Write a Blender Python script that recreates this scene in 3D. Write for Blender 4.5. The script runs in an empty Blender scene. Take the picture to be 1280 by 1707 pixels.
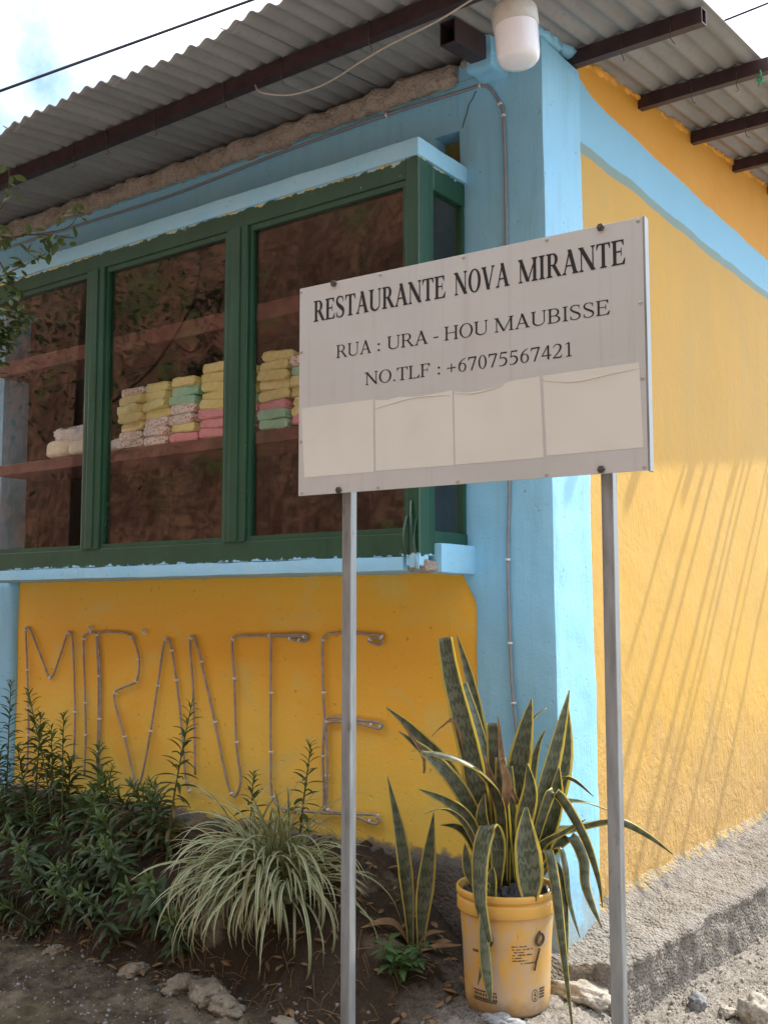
import bpy, bmesh, math, random
import numpy as np
from mathutils import Vector, Matrix, Euler
random.seed(7)
scene = bpy.context.scene
COL = scene.collection
R = math.radians

# ---------------------------------------------------------------- camera
cam_d = bpy.data.cameras.new('camera')
cam = bpy.data.objects.new('camera', cam_d); COL.objects.link(cam)
scene.camera = cam
cam_d.sensor_fit = 'VERTICAL'; cam_d.sensor_height = 36.0
cam_d.lens = 36.0 * 1740 / 1707
cam_d.clip_start = 0.05; cam_d.clip_end = 3000
cam.location = (1.5816, -3.118, 1.27)
FWD_H = Vector((-math.cos(R(53.8)), math.sin(R(53.8)), 0))
RIGHT_H = Vector((math.sin(R(53.8)), math.cos(R(53.8)), 0))
pitch = math.atan(159 / 1740)
fwd = FWD_H * math.cos(pitch) + Vector((0, 0, math.sin(pitch)))
cam.rotation_euler = fwd.to_track_quat('-Z', 'Y').to_euler()

# ---------------------------------------------------------------- sun and sky
SUN = Vector((0.356, 1.0, 1.273)).normalized()
sun_el = math.asin(SUN.z); sun_az = math.atan2(SUN.x, SUN.y)
sd = bpy.data.lights.new('sun', 'SUN'); sd.energy = 2.7; sd.angle = R(0.53); sd.color = (1.0, 0.93, 0.82)
sun = bpy.data.objects.new('sun', sd); COL.objects.link(sun)
sun.rotation_euler = SUN.to_track_quat('Z', 'Y').to_euler(); sun.location = (3, 9, 12)
world = bpy.data.worlds.new('World'); scene.world = world; world.use_nodes = True
wt = world.node_tree; wt.nodes.clear()
w_out = wt.nodes.new('ShaderNodeOutputWorld'); w_bg = wt.nodes.new('ShaderNodeBackground')
w_sky = wt.nodes.new('ShaderNodeTexSky'); w_sky.sky_type = 'NISHITA'; w_sky.sun_disc = False
w_sky.sun_elevation = sun_el; w_sky.sun_rotation = sun_az; w_sky.altitude = 1400
w_sky.air_density = 1.0; w_sky.dust_density = 1.6; w_sky.ozone_density = 1.0
# broken bright cloud over the whole dome
w_tc = wt.nodes.new('ShaderNodeTexCoord'); w_n = wt.nodes.new('ShaderNodeTexNoise')
w_n.inputs['Scale'].default_value = 2.6; w_n.inputs['Detail'].default_value = 9; w_n.inputs['Roughness'].default_value = 0.58
w_r = wt.nodes.new('ShaderNodeValToRGB'); w_r.color_ramp.elements[0].position = 0.36; w_r.color_ramp.elements[1].position = 0.60
w_mix = wt.nodes.new('ShaderNodeMix'); w_mix.data_type = 'RGBA'
w_mix.inputs['B'].default_value = (8.0, 8.3, 8.8, 1)
wt.links.new(w_tc.outputs['Generated'], w_n.inputs['Vector']); wt.links.new(w_n.outputs['Fac'], w_r.inputs['Fac'])
wt.links.new(w_r.outputs['Color'], w_mix.inputs['Factor']); wt.links.new(w_sky.outputs['Color'], w_mix.inputs['A'])
wt.links.new(w_mix.outputs['Result'], w_bg.inputs['Color'])
w_bg.inputs['Strength'].default_value = 0.15
wt.links.new(w_bg.outputs['Background'], w_out.inputs['Surface'])
vs = scene.view_settings
vs.view_transform = 'Standard'; vs.look = 'None'; vs.exposure = 1.27; vs.gamma = 1.0; vs.use_curve_mapping = False

# ---------------------------------------------------------------- helpers
def obj(name, mesh, mat=None, parent=None):
    o = bpy.data.objects.new(name, mesh); COL.objects.link(o)
    if mat is not None and not mesh.materials: mesh.materials.append(mat)
    if parent is not None: o.parent = parent
    return o
def tag(o, label, cat, group=None, kind=None):
    if label: o['label'] = label
    if cat: o['category'] = cat
    if group: o['group'] = group
    if kind: o['kind'] = kind
    return o
def thing(name, label, cat, loc=(0, 0, 0), group=None):
    o = bpy.data.objects.new(name, None); COL.objects.link(o); o.location = loc
    o.empty_display_size = 0.1
    return tag(o, label, cat, group)
def mesh_of(name, verts, faces, smooth=False, uvs=None):
    m = bpy.data.meshes.new(name); m.from_pydata([tuple(v) for v in verts], [], [tuple(f) for f in faces]); m.update()
    if uvs is not None:
        l = m.uv_layers.new(name='UVMap')
        idx = np.empty(len(m.loops), dtype=np.int32); m.loops.foreach_get('vertex_index', idx)
        l.data.foreach_set('uv', np.asarray(uvs, dtype=np.float32)[idx].ravel())
    if smooth: m.polygons.foreach_set('use_smooth', [True] * len(m.polygons))
    return m
def box_data(x0, x1, y0, y1, z0, z1):
    v = [(x0,y0,z0),(x1,y0,z0),(x1,y1,z0),(x0,y1,z0),(x0,y0,z1),(x1,y0,z1),(x1,y1,z1),(x0,y1,z1)]
    f = [(0,3,2,1),(4,5,6,7),(0,1,5,4),(1,2,6,5),(2,3,7,6),(3,0,4,7)]
    return v, f
def bevel_box(name, x0, x1, y0, y1, z0, z1, mat, parent=None, bev=0.004, seg=2):
    v, f = box_data(x0, x1, y0, y1, z0, z1)
    m = mesh_of(name, v, f)
    bm = bmesh.new(); bm.from_mesh(m)
    bmesh.ops.bevel(bm, geom=bm.edges[:], offset=bev, segments=seg, affect='EDGES', profile=0.6)
    bm.to_mesh(m); bm.free()
    return obj(name, m, mat, parent)
# value noise in numpy
def _h(ix, iy, iz, s):
    n = (ix * 374761393 + iy * 668265263 + iz * 2147483647 + s * 1274126177) & 0xffffffff
    n = ((n ^ (n >> 13)) * 1274126177) & 0xffffffff
    n = (n ^ (n >> 16)) & 0xffffffff
    return n.astype(np.float64) / 4294967295.0
def vnoise(p, scale, seed=0):
    q = np.asarray(p, dtype=np.float64) * scale + 1000.0
    i = np.floor(q).astype(np.int64); f = q - i; f = f * f * (3 - 2 * f)
    out = 0
    for dx in (0, 1):
        for dy in (0, 1):
            for dz in (0, 1):
                w = (f[:,0] if dx else 1-f[:,0]) * (f[:,1] if dy else 1-f[:,1]) * (f[:,2] if dz else 1-f[:,2])
                out = out + w * _h(i[:,0]+dx, i[:,1]+dy, i[:,2]+dz, seed)
    return out * 2 - 1
def fbm(p, scale, octv=4, seed=0, gain=0.5):
    a, o, t = 1.0, 0, 0
    for k in range(octv):
        o = o + a * vnoise(p, scale * 2 ** k, seed + k * 17); t += a; a *= gain
    return o / t
def sstep(x): x = np.clip(x, 0, 1); return x * x * (3 - 2 * x)
def rough_box(name, x0, x1, y0, y1, z0, z1, res, amp, nscale, mat, parent=None, bev=0.012, shape=None, seed=0, octv=3):
    """masonry block: finely divided box with rounded, wandering edges"""
    n = [max(1, int(round((b - a) / res))) for a, b in ((x0, x1), (y0, y1), (z0, z1))]
    ax = [np.linspace(a, b, k + 1) for (a, b), k in zip(((x0, x1), (y0, y1), (z0, z1)), n)]
    verts = []; faces = []; index = {}
    def vid(i, j, k):
        key = (i, j, k)
        if key not in index:
            index[key] = len(verts); verts.append((ax[0][i], ax[1][j], ax[2][k]))
        return index[key]
    for j in range(n[1]):
        for k in range(n[2]):
            for i, flip in ((0, True), (n[0], False)):
                q = [vid(i,j,k), vid(i,j+1,k), vid(i,j+1,k+1), vid(i,j,k+1)]; faces.append(q[::-1] if flip else q)
    for i in range(n[0]):
        for k in range(n[2]):
            for j, flip in ((0, False), (n[1], True)):
                q = [vid(i,j,k), vid(i+1,j,k), vid(i+1,j,k+1), vid(i,j,k+1)]; faces.append(q[::-1] if flip else q)
    for i in range(n[0]):
        for j in range(n[1]):
            for k, flip in ((0, True), (n[2], False)):
                q = [vid(i,j,k), vid(i+1,j,k), vid(i+1,j+1,k), vid(i,j+1,k)]; faces.append(q[::-1] if flip else q)
    V = np.array(verts)
    lo = np.array([x0, y0, z0]); hi = np.array([x1, y1, z1])
    # round the edges: pull points towards a rounded box
    c = np.clip(V, lo + bev, hi - bev); d = V - c; L = np.linalg.norm(d, axis=1, keepdims=True)
    L[L == 0] = 1
    V = c + d / L * np.minimum(L, bev)
    nrm = d / L
    V = V + nrm * (amp * fbm(V, nscale, octv, seed))[:, None]
    if shape is not None: V = shape(V)
    m = mesh_of(name, V, faces, smooth=True)
    if bev < 0.0115: m.set_sharp_from_angle(angle=R(38))
    return obj(name, m, mat, parent)
def tube_mesh(name, pts, rad, sides=8, closed_ends=True, sub=0):
    P = [Vector(p) for p in pts]
    if sub:
        P = catmull(P, sub)
    n = len(P)
    rr = rad if hasattr(rad, '__len__') else None
    verts = []; faces = []
    up = Vector((0.13, 0.27, 0.95)); prev = None
    for i, p in enumerate(P):
        t = (P[min(i+1, n-1)] - P[max(i-1, 0)])
        if t.length < 1e-9: t = Vector((0, 0, 1))
        t.normalize()
        a = t.cross(up) if prev is None else prev - t * prev.dot(t)
        if a.length < 1e-4: a = t.cross(Vector((1, 0, 0)))
        a.normalize(); prev = a; b = t.cross(a)
        if rr is None: r = rad
        else:
            s = i / (n - 1) * (len(rr) - 1); k = min(int(s), len(rr) - 2); r = rr[k] + (rr[k+1] - rr[k]) * (s - k)
        for s in range(sides):
            an = 2 * math.pi * s / sides
            verts.append(p + a * (math.cos(an) * r) + b * (math.sin(an) * r))
    for i in range(n - 1):
        for s in range(sides):
            s2 = (s + 1) % sides
            faces.append((i*sides+s, i*sides+s2, (i+1)*sides+s2, (i+1)*sides+s))
    if closed_ends:
        faces.append(tuple(range(sides))[::-1]); faces.append(tuple((n-1)*sides+s for s in range(sides)))
    return mesh_of(name, verts, faces, smooth=True)
def catmull(P, sub):
    P = [Vector(p) for p in P]
    out = []
    for i in range(len(P) - 1):
        p0 = P[max(i-1, 0)]; p1 = P[i]; p2 = P[i+1]; p3 = P[min(i+2, len(P)-1)]
        for k in range(sub):
            t = k / sub
            out.append(0.5 * ((2*p1) + (p2-p0)*t + (2*p0-5*p1+4*p2-p3)*t*t + (3*p1-p0-3*p2+p3)*t**3))
    out.append(P[-1].copy())
    return out
def lathe(name, prof, segs=48, smooth=True):
    verts = []; faces = []
    for r, z in prof:
        for s in range(segs):
            a = 2*math.pi*s/segs; verts.append((r*math.cos(a), r*math.sin(a), z))
    for i in range(len(prof)-1):
        for s in range(segs):
            s2 = (s+1) % segs
            faces.append((i*segs+s, i*segs+s2, (i+1)*segs+s2, (i+1)*segs+s))
    return mesh_of(name, verts, faces, smooth=smooth)
def join_data(parts):
    V = []; F = []
    for v, f in parts:
        b = len(V); V += list(v); F += [tuple(i + b for i in q) for q in f]
    return V, F

# ---------------------------------------------------------------- materials
class NT:
    def __init__(s, name):
        s.m = bpy.data.materials.new(name); s.m.use_nodes = True
        s.t = s.m.node_tree; s.t.nodes.clear()
        s.out = s.n('ShaderNodeOutputMaterial'); s.pos = None
    def n(s, typ, **kw):
        nd = s.t.nodes.new(typ)
        for k, v in kw.items():
            if hasattr(nd, k) and k not in nd.inputs: setattr(nd, k, v)
        return nd
    def L(s, a, b): s.t.links.new(a, b)
    def setv(s, sock, v):
        if hasattr(v, 'is_output'): s.L(v, sock)
        else:
            if isinstance(v, (tuple, list)) and len(v) == 3 and sock.type == 'RGBA': v = (*v, 1)
            sock.default_value = v
    def P(s):
        if s.pos is None: s.pos = s.n('ShaderNodeNewGeometry').outputs['Position']
        return s.pos
    def O(s): return s.n('ShaderNodeTexCoord').outputs['Object']
    def UV(s): return s.n('ShaderNodeTexCoord').outputs['UV']
    def sep(s, v):
        q = s.n('ShaderNodeSeparateXYZ'); s.L(v, q.inputs[0]); return q.outputs
    def scale(s, v, sc):
        q = s.n('ShaderNodeVectorMath'); q.operation = 'MULTIPLY'; s.L(v, q.inputs[0]); q.inputs[1].default_value = sc; return q.outputs[0]
    def noise(s, v, scale, detail=4, rough=0.5, dist=0.0):
        q = s.n('ShaderNodeTexNoise'); s.L(v, q.inputs['Vector']); q.inputs['Scale'].default_value = scale
        q.inputs['Detail'].default_value = detail; q.inputs['Roughness'].default_value = rough; q.inputs['Distortion'].default_value = dist
        return q.outputs['Fac']
    def voro(s, v, scale, feat='F1'):
        q = s.n('ShaderNodeTexVoronoi'); q.feature = feat; s.L(v, q.inputs['Vector']); q.inputs['Scale'].default_value = scale
        return q.outputs
    def ramp(s, f, stops):
        q = s.n('ShaderNodeValToRGB'); s.L(f, q.inputs['Fac']); e = q.color_ramp.elements
        while len(e) < len(stops): e.new(0.5)
        for el, (p, c) in zip(e, stops):
            el.position = p; el.color = (c, c, c, 1) if not hasattr(c, '__len__') else (*c[:3], 1)
        return q.outputs['Color']
    def mix(s, fac, a, b, mode='MIX'):
        q = s.n('ShaderNodeMix'); q.data_type = 'RGBA'; q.blend_type = mode
        s.setv(q.inputs['Factor'], fac); s.setv(q.inputs['A'], a); s.setv(q.inputs['B'], b)
        return q.outputs['Result']
    def math(s, op, a, b=0.0, c=0.0):
        q = s.n('ShaderNodeMath'); q.operation = op
        s.setv(q.inputs[0], a); s.setv(q.inputs[1], b); s.setv(q.inputs[2], c)
        return q.outputs[0]
    def step(s, x, edge, soft):    # 0 below, 1 above
        q = s.n('ShaderNodeMapRange'); s.setv(q.inputs['Value'], x)
        s.setv(q.inputs['From Min'], edge - soft); s.setv(q.inputs['From Max'], edge + soft); return q.outputs[0]
    def bump(s, h, strength, dist, normal=None):
        q = s.n('ShaderNodeBump'); s.L(h, q.inputs['Height']); q.inputs['Strength'].default_value = strength
        q.inputs['Distance'].default_value = dist
        if normal is not None: s.L(normal, q.inputs['Normal'])
        return q.outputs[0]
    def pbr(s, col, rough=0.7, normal=None, spec=0.4, metal=0.0, **kw):
        q = s.n('ShaderNodeBsdfPrincipled')
        s.setv(q.inputs['Base Color'], col); s.setv(q.inputs['Roughness'], rough)
        q.inputs['Specular IOR Level'].default_value = spec; q.inputs['Metallic'].default_value = metal
        for k, v in kw.items(): s.setv(q.inputs[k], v)
        if normal is not None: s.L(normal, q.inputs['Normal'])
        return q.outputs[0]
    def done(s, sh): s.L(sh, s.out.inputs['Surface']); return s.m

BLUE = (0.26, 0.59, 0.84); BLUE2 = (0.31, 0.63, 0.82)
def plaster_bump(N, strength=0.35, fine=90, coarse=9, d=0.004):
    p = N.P()
    a = N.noise(p, coarse, 4, 0.55); b = N.noise(p, fine, 3, 0.6)
    br = N.noise(N.scale(p, (6, 6, 0.7)), 14, 3, 0.55); pit = N.ramp(N.noise(p, 34, 3, 0.5), [(0.26, 0.0), (0.33, 1.0)])
    h = N.math('MULTIPLY_ADD', b, 0.35, a); h = N.math('MULTIPLY_ADD', br, 0.45, h); h = N.math('MULTIPLY_ADD', pit, 0.5, h)
    return N.bump(h, min(1.0, strength * 1.6), d * 1.5)
def m_blue():
    N = NT('blue_wall_paint'); p = N.P()
    c = N.mix(N.ramp(N.noise(p, 2.2, 5, 0.6), [(0.35, 0.0), (0.65, 1.0)]), BLUE, BLUE2)
    st = N.noise(N.scale(p, (9, 9, 1.2)), 2.2, 4, 0.6)
    c = N.mix(N.ramp(st, [(0.50, 0.0), (0.72, 0.55)]), c, (0.25, 0.50, 0.62))
    sp = N.noise(p, 60, 2, 0.5)
    c = N.mix(N.ramp(sp, [(0.70, 0.0), (0.74, 0.7)]), c, (0.13, 0.26, 0.30))
    z = N.sep(p)[2]
    dz = N.math('ADD', z, N.math('MULTIPLY', N.noise(p, 12, 4, 0.6), 0.5))
    c = N.mix(N.ramp(dz, [(0.45, 0.75), (0.62, 0.0)]), c, (0.30, 0.33, 0.30))
    return N.done(N.pbr(c, 0.55, plaster_bump(N, 0.35), 0.35))
def m_blue_fascia():
    N = NT('blue_fascia_paint'); p = N.P()
    c = N.mix(N.ramp(N.noise(p, 5, 5, 0.6), [(0.35, 0.0), (0.65, 1.0)]), (0.30, 0.64, 0.88), (0.36, 0.68, 0.88))
    ch = N.noise(p, 38, 4, 0.62)
    c = N.mix(N.ramp(ch, [(0.66, 0.0), (0.70, 0.8)]), c, (0.38, 0.42, 0.36))
    return N.done(N.pbr(c, 0.5, plaster_bump(N, 0.35, 70, 14), 0.35))
def m_apron():
    N = NT('yellow_apron_paint'); p = N.P(); xyz = N.sep(p)
    big = N.noise(p, 1.7, 4, 0.55, 0.4)
    ht = N.math('ADD', xyz[2], N.math('MULTIPLY_ADD', big, 0.9, -0.45))
    f = N.ramp(ht, [(0.55, 0.0), (1.35, 1.0)])
    c = N.mix(f, (0.93, 0.66, 0.12), (0.92, 0.50, 0.05))
    pat = N.noise(N.scale(p, (1.0, 1.0, 1.6)), 3.1, 4, 0.55, 0.6)
    c = N.mix(N.ramp(pat, [(0.52, 0.0), (0.66, 0.55)]), c, (0.78, 0.60, 0.17))
    pat2 = N.noise(p, 2.6, 3, 0.5, 0.8)
    c = N.mix(N.ramp(pat2, [(0.57, 0.0), (0.72, 0.6)]), c, (0.92, 0.47, 0.045))
    sp = N.noise(p, 34, 3, 0.55)
    c = N.mix(N.ramp(sp, [(0.69, 0.0), (0.73, 0.6)]), c, (0.42, 0.27, 0.07))
    base = N.math('ADD', xyz[2], N.math('MULTIPLY', N.noise(p, 25, 4, 0.65), 0.09))
    c = N.mix(N.ramp(base, [(0.455, 0.9), (0.475, 0.0)]), c, (0.20, 0.185, 0.165))
    return N.done(N.pbr(c, 0.55, plaster_bump(N, 0.4, 80, 7), 0.35))
def m_side():
    """side wall: yellow below, blue ring beam with a grey-green lower edge, orange above"""
    N = NT('side_wall_paint'); p = N.P(); xyz = N.sep(p)
    lo = N.noise(p, 1.6, 4, 0.55)
    c = N.mix(N.ramp(lo, [(0.35, 0.0), (0.65, 1.0)]), (0.58, 0.355, 0.082), (0.63, 0.375, 0.072))
    st = N.noise(N.scale(p, (8, 8, 1.0)), 1.6, 4, 0.6)
    c = N.mix(N.ramp(st, [(0.5, 0.0), (0.75, 0.4)]), c, (0.50, 0.36, 0.13))
    # worn foot of the wall
    ft = N.math('ADD', xyz[2], N.math('MULTIPLY', N.noise(N.scale(p, (1, 1, 0.5)), 7, 5, 0.65), -0.9))
    c = N.mix(N.ramp(ft, [(-0.25, 0.7), (0.45, 0.0)]), c, (0.47, 0.30, 0.12))
    wob = N.math('MULTIPLY_ADD', N.noise(p, 2.0, 4, 0.6), 0.045, -0.022)
    fillet = N.math('MULTIPLY', N.math('POWER', 2.718, N.math('MULTIPLY', xyz[1], -9.0)), 0.9)
    zb = N.math('ADD', xyz[2], wob)
    zt = N.math('SUBTRACT', zb, fillet)
    top_or = N.mix(N.ramp(N.noise(p, 3, 4, 0.6), [(0.35, 0.0), (0.7, 1.0)]), (0.70, 0.35, 0.05), (0.68, 0.31, 0.035))
    c = N.mix(N.step(zb, 2.948, 0.004), c, (0.24, 0.34, 0.31))  # grey-green strip along the lower edge of the blue band
    c = N.mix(N.step(zb, 2.990, 0.004), c, (0.26, 0.55, 0.74))
    c = N.mix(N.step(zt, 3.185, 0.003), c, top_or)
    h1 = N.noise(p, 9, 6, 0.66, 0.5); h2 = N.noise(N.scale(p, (1, 1, 0.45)), 30, 5, 0.68, 0.8)
    h = N.math('MULTIPLY_ADD', h2, 0.55, h1)
    lowm = N.ramp(xyz[2], [(0.15, 1.0), (1.9, 0.25)])
    q = N.n('ShaderNodeBump'); N.L(h, q.inputs['Height']); N.setv(q.inputs['Strength'], lowm); q.inputs['Distance'].default_value = 0.024
    return N.done(N.pbr(c, 0.65, q.outputs[0], 0.25))
def m_concrete(name, c0, c1, c2, bs=0.8, dist=0.01, fine=60):
    N = NT(name); p = N.P()
    n1 = N.noise(p, 4.5, 6, 0.65); n2 = N.noise(p, fine, 5, 0.7)
    c = N.mix(N.ramp(n1, [(0.3, 0.0), (0.7, 1.0)]), c0, c1)
    c = N.mix(N.ramp(n2, [(0.48, 0.0), (0.72, 0.85)]), c, c2)
    if name == 'rough_ledge_concrete':     # yellow paint slopped over where the wall meets the ledge
        ex = N.math('ADD', N.sep(p)[0], N.math('MULTIPLY_ADD', N.noise(p, 16, 4, 0.65), 0.16, -0.08))
        pa = N.math('MULTIPLY', N.math('SUBTRACT', 1.0, N.step(ex, -0.005, 0.008)), N.step(N.sep(p)[1], 0.33, 0.02))
        c = N.mix(N.math('MULTIPLY', pa, N.ramp(N.noise(p, 40, 4, 0.6), [(0.40, 0.1), (0.60, 0.75)])), c, (0.55, 0.38, 0.12))
    v = N.voro(p, 95)
    h = N.math('MULTIPLY_ADD', v[0], -0.5, N.math('MULTIPLY_ADD', n1, 0.8, n2))
    return N.done(N.pbr(c, 0.92, N.bump(h, bs, dist), 0.15))
def m_ground():
    N = NT('earth_and_gravel'); p = N.P(); xyz = N.sep(p)
    n1 = N.noise(p, 1.8, 6, 0.62); n2 = N.noise(p, 17, 6, 0.68); n3 = N.noise(p, 120, 4, 0.7)
    soil = N.mix(N.ramp(n2, [(0.35, 0.0), (0.7, 1.0)]), (0.042, 0.034, 0.026), (0.16, 0.128, 0.09))
    soil = N.mix(N.ramp(n1, [(0.48, 0.0), (0.68, 0.55)]), soil, (0.11, 0.105, 0.045))
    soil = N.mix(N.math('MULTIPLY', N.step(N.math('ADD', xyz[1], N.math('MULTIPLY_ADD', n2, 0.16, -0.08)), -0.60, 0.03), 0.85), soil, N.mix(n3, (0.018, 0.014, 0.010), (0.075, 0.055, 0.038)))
    pch = N.noise(p, 3.4, 5, 0.6)
    soil = N.mix(N.ramp(pch, [(0.56, 0.0), (0.66, 0.7)]), soil, (0.24, 0.195, 0.14))
    grav = N.mix(N.ramp(n3, [(0.35, 0.0), (0.68, 1.0)]), (0.14, 0.125, 0.105), (0.40, 0.37, 0.325))
    grav = N.mix(N.ramp(n2, [(0.45, 0.0), (0.75, 0.5)]), grav, (0.24, 0.21, 0.17))
    fx = N.math('ADD', xyz[0], N.math('MULTIPLY_ADD', n2, 0.4, -0.2))
    c = N.mix(N.step(fx, -0.16, 0.14), soil, grav)
    road = N.mix(N.ramp(n1, [(0.35, 0.0), (0.65, 1.0)]), (0.35, 0.34, 0.32), (0.44, 0.43, 0.41))
    road = N.mix(N.ramp(n3, [(0.4, 0.0), (0.7, 0.6)]), road, (0.24, 0.22, 0.19))
    fy = N.math('ADD', xyz[1], N.math('MULTIPLY_ADD', n1, 0.8, -0.4))
    c = N.mix(N.step(fy, -1.55, 0.18), road, c)
    # the cut earth bank over the road
    bk = N.mix(N.ramp(N.noise(N.scale(p, (1, 1, 0.6)), 1.6, 10, 0.75), [(0.38, 0.0), (0.5, 0.5), (0.62, 1.0)]), (0.10, 0.045, 0.028), (0.30, 0.145, 0.085))
    gr = N.noise(p, 0.8, 6, 0.65)
    bk = N.mix(N.ramp(gr, [(0.54, 0.0), (0.62, 0.85)]), bk, (0.085, 0.11, 0.03))
    bk = N.mix(N.ramp(N.noise(p, 6, 6, 0.75), [(0.44, 0.0), (0.6, 0.85)]), bk, (0.06, 0.032, 0.02))
    c = N.mix(N.step(xyz[1], -6.4, 0.5), bk, c)
    v = N.voro(p, 55)
    h = N.math('MULTIPLY_ADD', v[0], -0.7, N.math('ADD', n2, N.math('MULTIPLY', n3, 0.7)))
    return N.done(N.pbr(c, 0.95, N.bump(h, 0.8, 0.012), 0.12))
def m_simple(name, col, rough=0.5, spec=0.4, metal=0.0, var=0.12, nscale=25, bs=0.0, bd=0.002, obj_space=False, **kw):
    N = NT(name); p = N.O() if obj_space else N.P()
    n = N.noise(p, nscale, 5, 0.6)
    lo = tuple(c * (1 - var) for c in col); hi = tuple(min(1, c * (1 + var)) for c in col)
    c = N.mix(N.ramp(n, [(0.3, 0.0), (0.7, 1.0)]), lo, hi)
    nr = N.bump(N.noise(p, nscale * 4, 3, 0.6), bs, bd) if bs else None
    return N.done(N.pbr(c, rough, nr, spec, metal, **kw))
def m_green():
    N = NT('green_gloss_paint'); p = N.P()
    c = N.mix(N.ramp(N.noise(p, 6, 5, 0.6), [(0.3, 0.0), (0.7, 1.0)]), (0.012, 0.060, 0.032), (0.018, 0.082, 0.044))
    chip = N.noise(p, 55, 4, 0.65)
    c = N.mix(N.ramp(chip, [(0.715, 0.0), (0.73, 1.0)]), c, (0.34, 0.45, 0.40))
    z = N.sep(p)[2]; rg = N.noise(p, 22, 5, 0.65)
    zz = N.math('ADD', z, N.math('MULTIPLY_ADD', rg, 0.06, -0.03))
    flk = N.mix(N.step(N.noise(p, 9, 3, 0.5), 0.5, 0.03), (0.42, 0.56, 0.60), (0.66, 0.52, 0.17))
    c = N.mix(N.step(zz, 2.787, 0.0015), c, flk)
    c = N.mix(N.step(zz, 1.440, 0.0015), (0.33, 0.62, 0.80), c)
    sc = N.noise(N.scale(p, (1, 1, 0.2)), 30, 3, 0.5)
    return N.done(N.pbr(c, N.ramp(sc, [(0.3, 0.28), (0.7, 0.5)]), N.bump(N.noise(p, 70, 3, 0.5), 0.15, 0.002), 0.5))
def m_roof():
    N = NT('weathered_roof_sheet'); p = N.P()
    n1 = N.noise(N.scale(p, (1, 0.25, 1)), 6, 6, 0.65); n2 = N.noise(p, 50, 5, 0.7)
    c = N.mix(N.ramp(n1, [(0.3, 0.0), (0.7, 1.0)]), (0.24, 0.232, 0.222), (0.36, 0.347, 0.332))
    c = N.mix(N.ramp(n2, [(0.52, 0.0), (0.75, 0.6)]), c, (0.21, 0.195, 0.18))
    return N.done(N.pbr(c, 0.75, N.bump(n2, 0.3, 0.003), 0.25))
def m_glass():
    N = NT('dusty_window_glass'); p = N.P()
    fc = N.n('ShaderNodeLayerWeight').outputs['Facing']       # Schlick reflectance, the same from both sides
    fr = N.math('MULTIPLY_ADD', N.math('POWER', fc, 5.0), 0.95, 0.045)
    gl = N.n('ShaderNodeBsdfGlossy'); gl.inputs['Roughness'].default_value = 0.012; gl.inputs['Color'].default_value = (1, 1, 1, 1)
    tr = N.n('ShaderNodeBsdfTransparent'); tr.inputs['Color'].default_value = (0.95, 0.94, 0.93, 1)
    mx = N.n('ShaderNodeMixShader'); N.L(fr, mx.inputs[0]); N.L(tr.outputs[0], mx.inputs[1]); N.L(gl.outputs[0], mx.inputs[2])
    df = N.n('ShaderNodeBsdfDiffuse'); df.inputs['Color'].default_value = (0.45, 0.38, 0.32, 1)
    dust = N.ramp(N.noise(N.scale(p, (1, 1, 0.35)), 7, 6, 0.65), [(0.40, 0.001), (0.80, 0.022)])
    m2 = N.n('ShaderNodeMixShader'); N.L(dust, m2.inputs[0]); N.L(mx.outputs[0], m2.inputs[1]); N.L(df.outputs[0], m2.inputs[2])
    return N.done(m2.outputs[0])
def m_galv():
    N = NT('galvanised_tube'); p = N.P()
    n = N.noise(N.scale(p, (1, 1, 0.15)), 40, 5, 0.65)
    c = N.mix(N.ramp(n, [(0.3, 0.0), (0.7, 1.0)]), (0.19, 0.205, 0.205), (0.33, 0.345, 0.345))
    sp = N.noise(N.scale(p, (1, 1, 0.4)), 26, 4, 0.6)
    c = N.mix(N.ramp(sp, [(0.62, 0.0), (0.70, 0.7)]), c, (0.16, 0.15, 0.14))
    return N.done(N.pbr(c, N.ramp(n, [(0.3, 0.38), (0.7, 0.6)]), None, 0.5, 0.55))
def m_signface():
    N = NT('brushed_sign_face'); p = N.P()
    n = N.noise(N.scale(p, (1, 1, 40)), 6, 4, 0.6); b = N.noise(p, 3, 4, 0.55)
    c = N.mix(N.ramp(b, [(0.3, 0.0), (0.7, 1.0)]), (0.53, 0.565, 0.56), (0.59, 0.62, 0.61))
    d = N.noise(p, 45, 4, 0.65)
    c = N.mix(N.ramp(d, [(0.64, 0.0), (0.8, 0.3)]), c, (0.36, 0.34, 0.31))
    stk = N.noise(N.scale(p, (40, 40, 1.5)), 1.0, 4, 0.6)
    c = N.mix(N.ramp(stk, [(0.55, 0.0), (0.78, 0.22)]), c, (0.30, 0.29, 0.27))
    return N.done(N.pbr(c, N.ramp(n, [(0.3, 0.30), (0.7, 0.44)]), N.bump(N.noise(p, 5, 2, 0.5), 0.25, 0.006), 0.5, 0.35))
def m_sticker():
    N = NT('faded_sticker'); p = N.P()
    st = N.noise(p, 4, 3, 0.5); b = N.noise(p, 9, 5, 0.6)
    c = N.mix(N.ramp(st, [(0.3, 0.0), (0.7, 1.0)]), (0.60, 0.585, 0.52), (0.66, 0.64, 0.565))
    c = N.mix(N.ramp(b, [(0.55, 0.0), (0.8, 0.35)]), c, (0.55, 0.52, 0.44))
    return N.done(N.pbr(c, 0.42, N.bump(N.noise(p, 14, 3, 0.5), 0.1, 0.002), 0.4))
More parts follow.
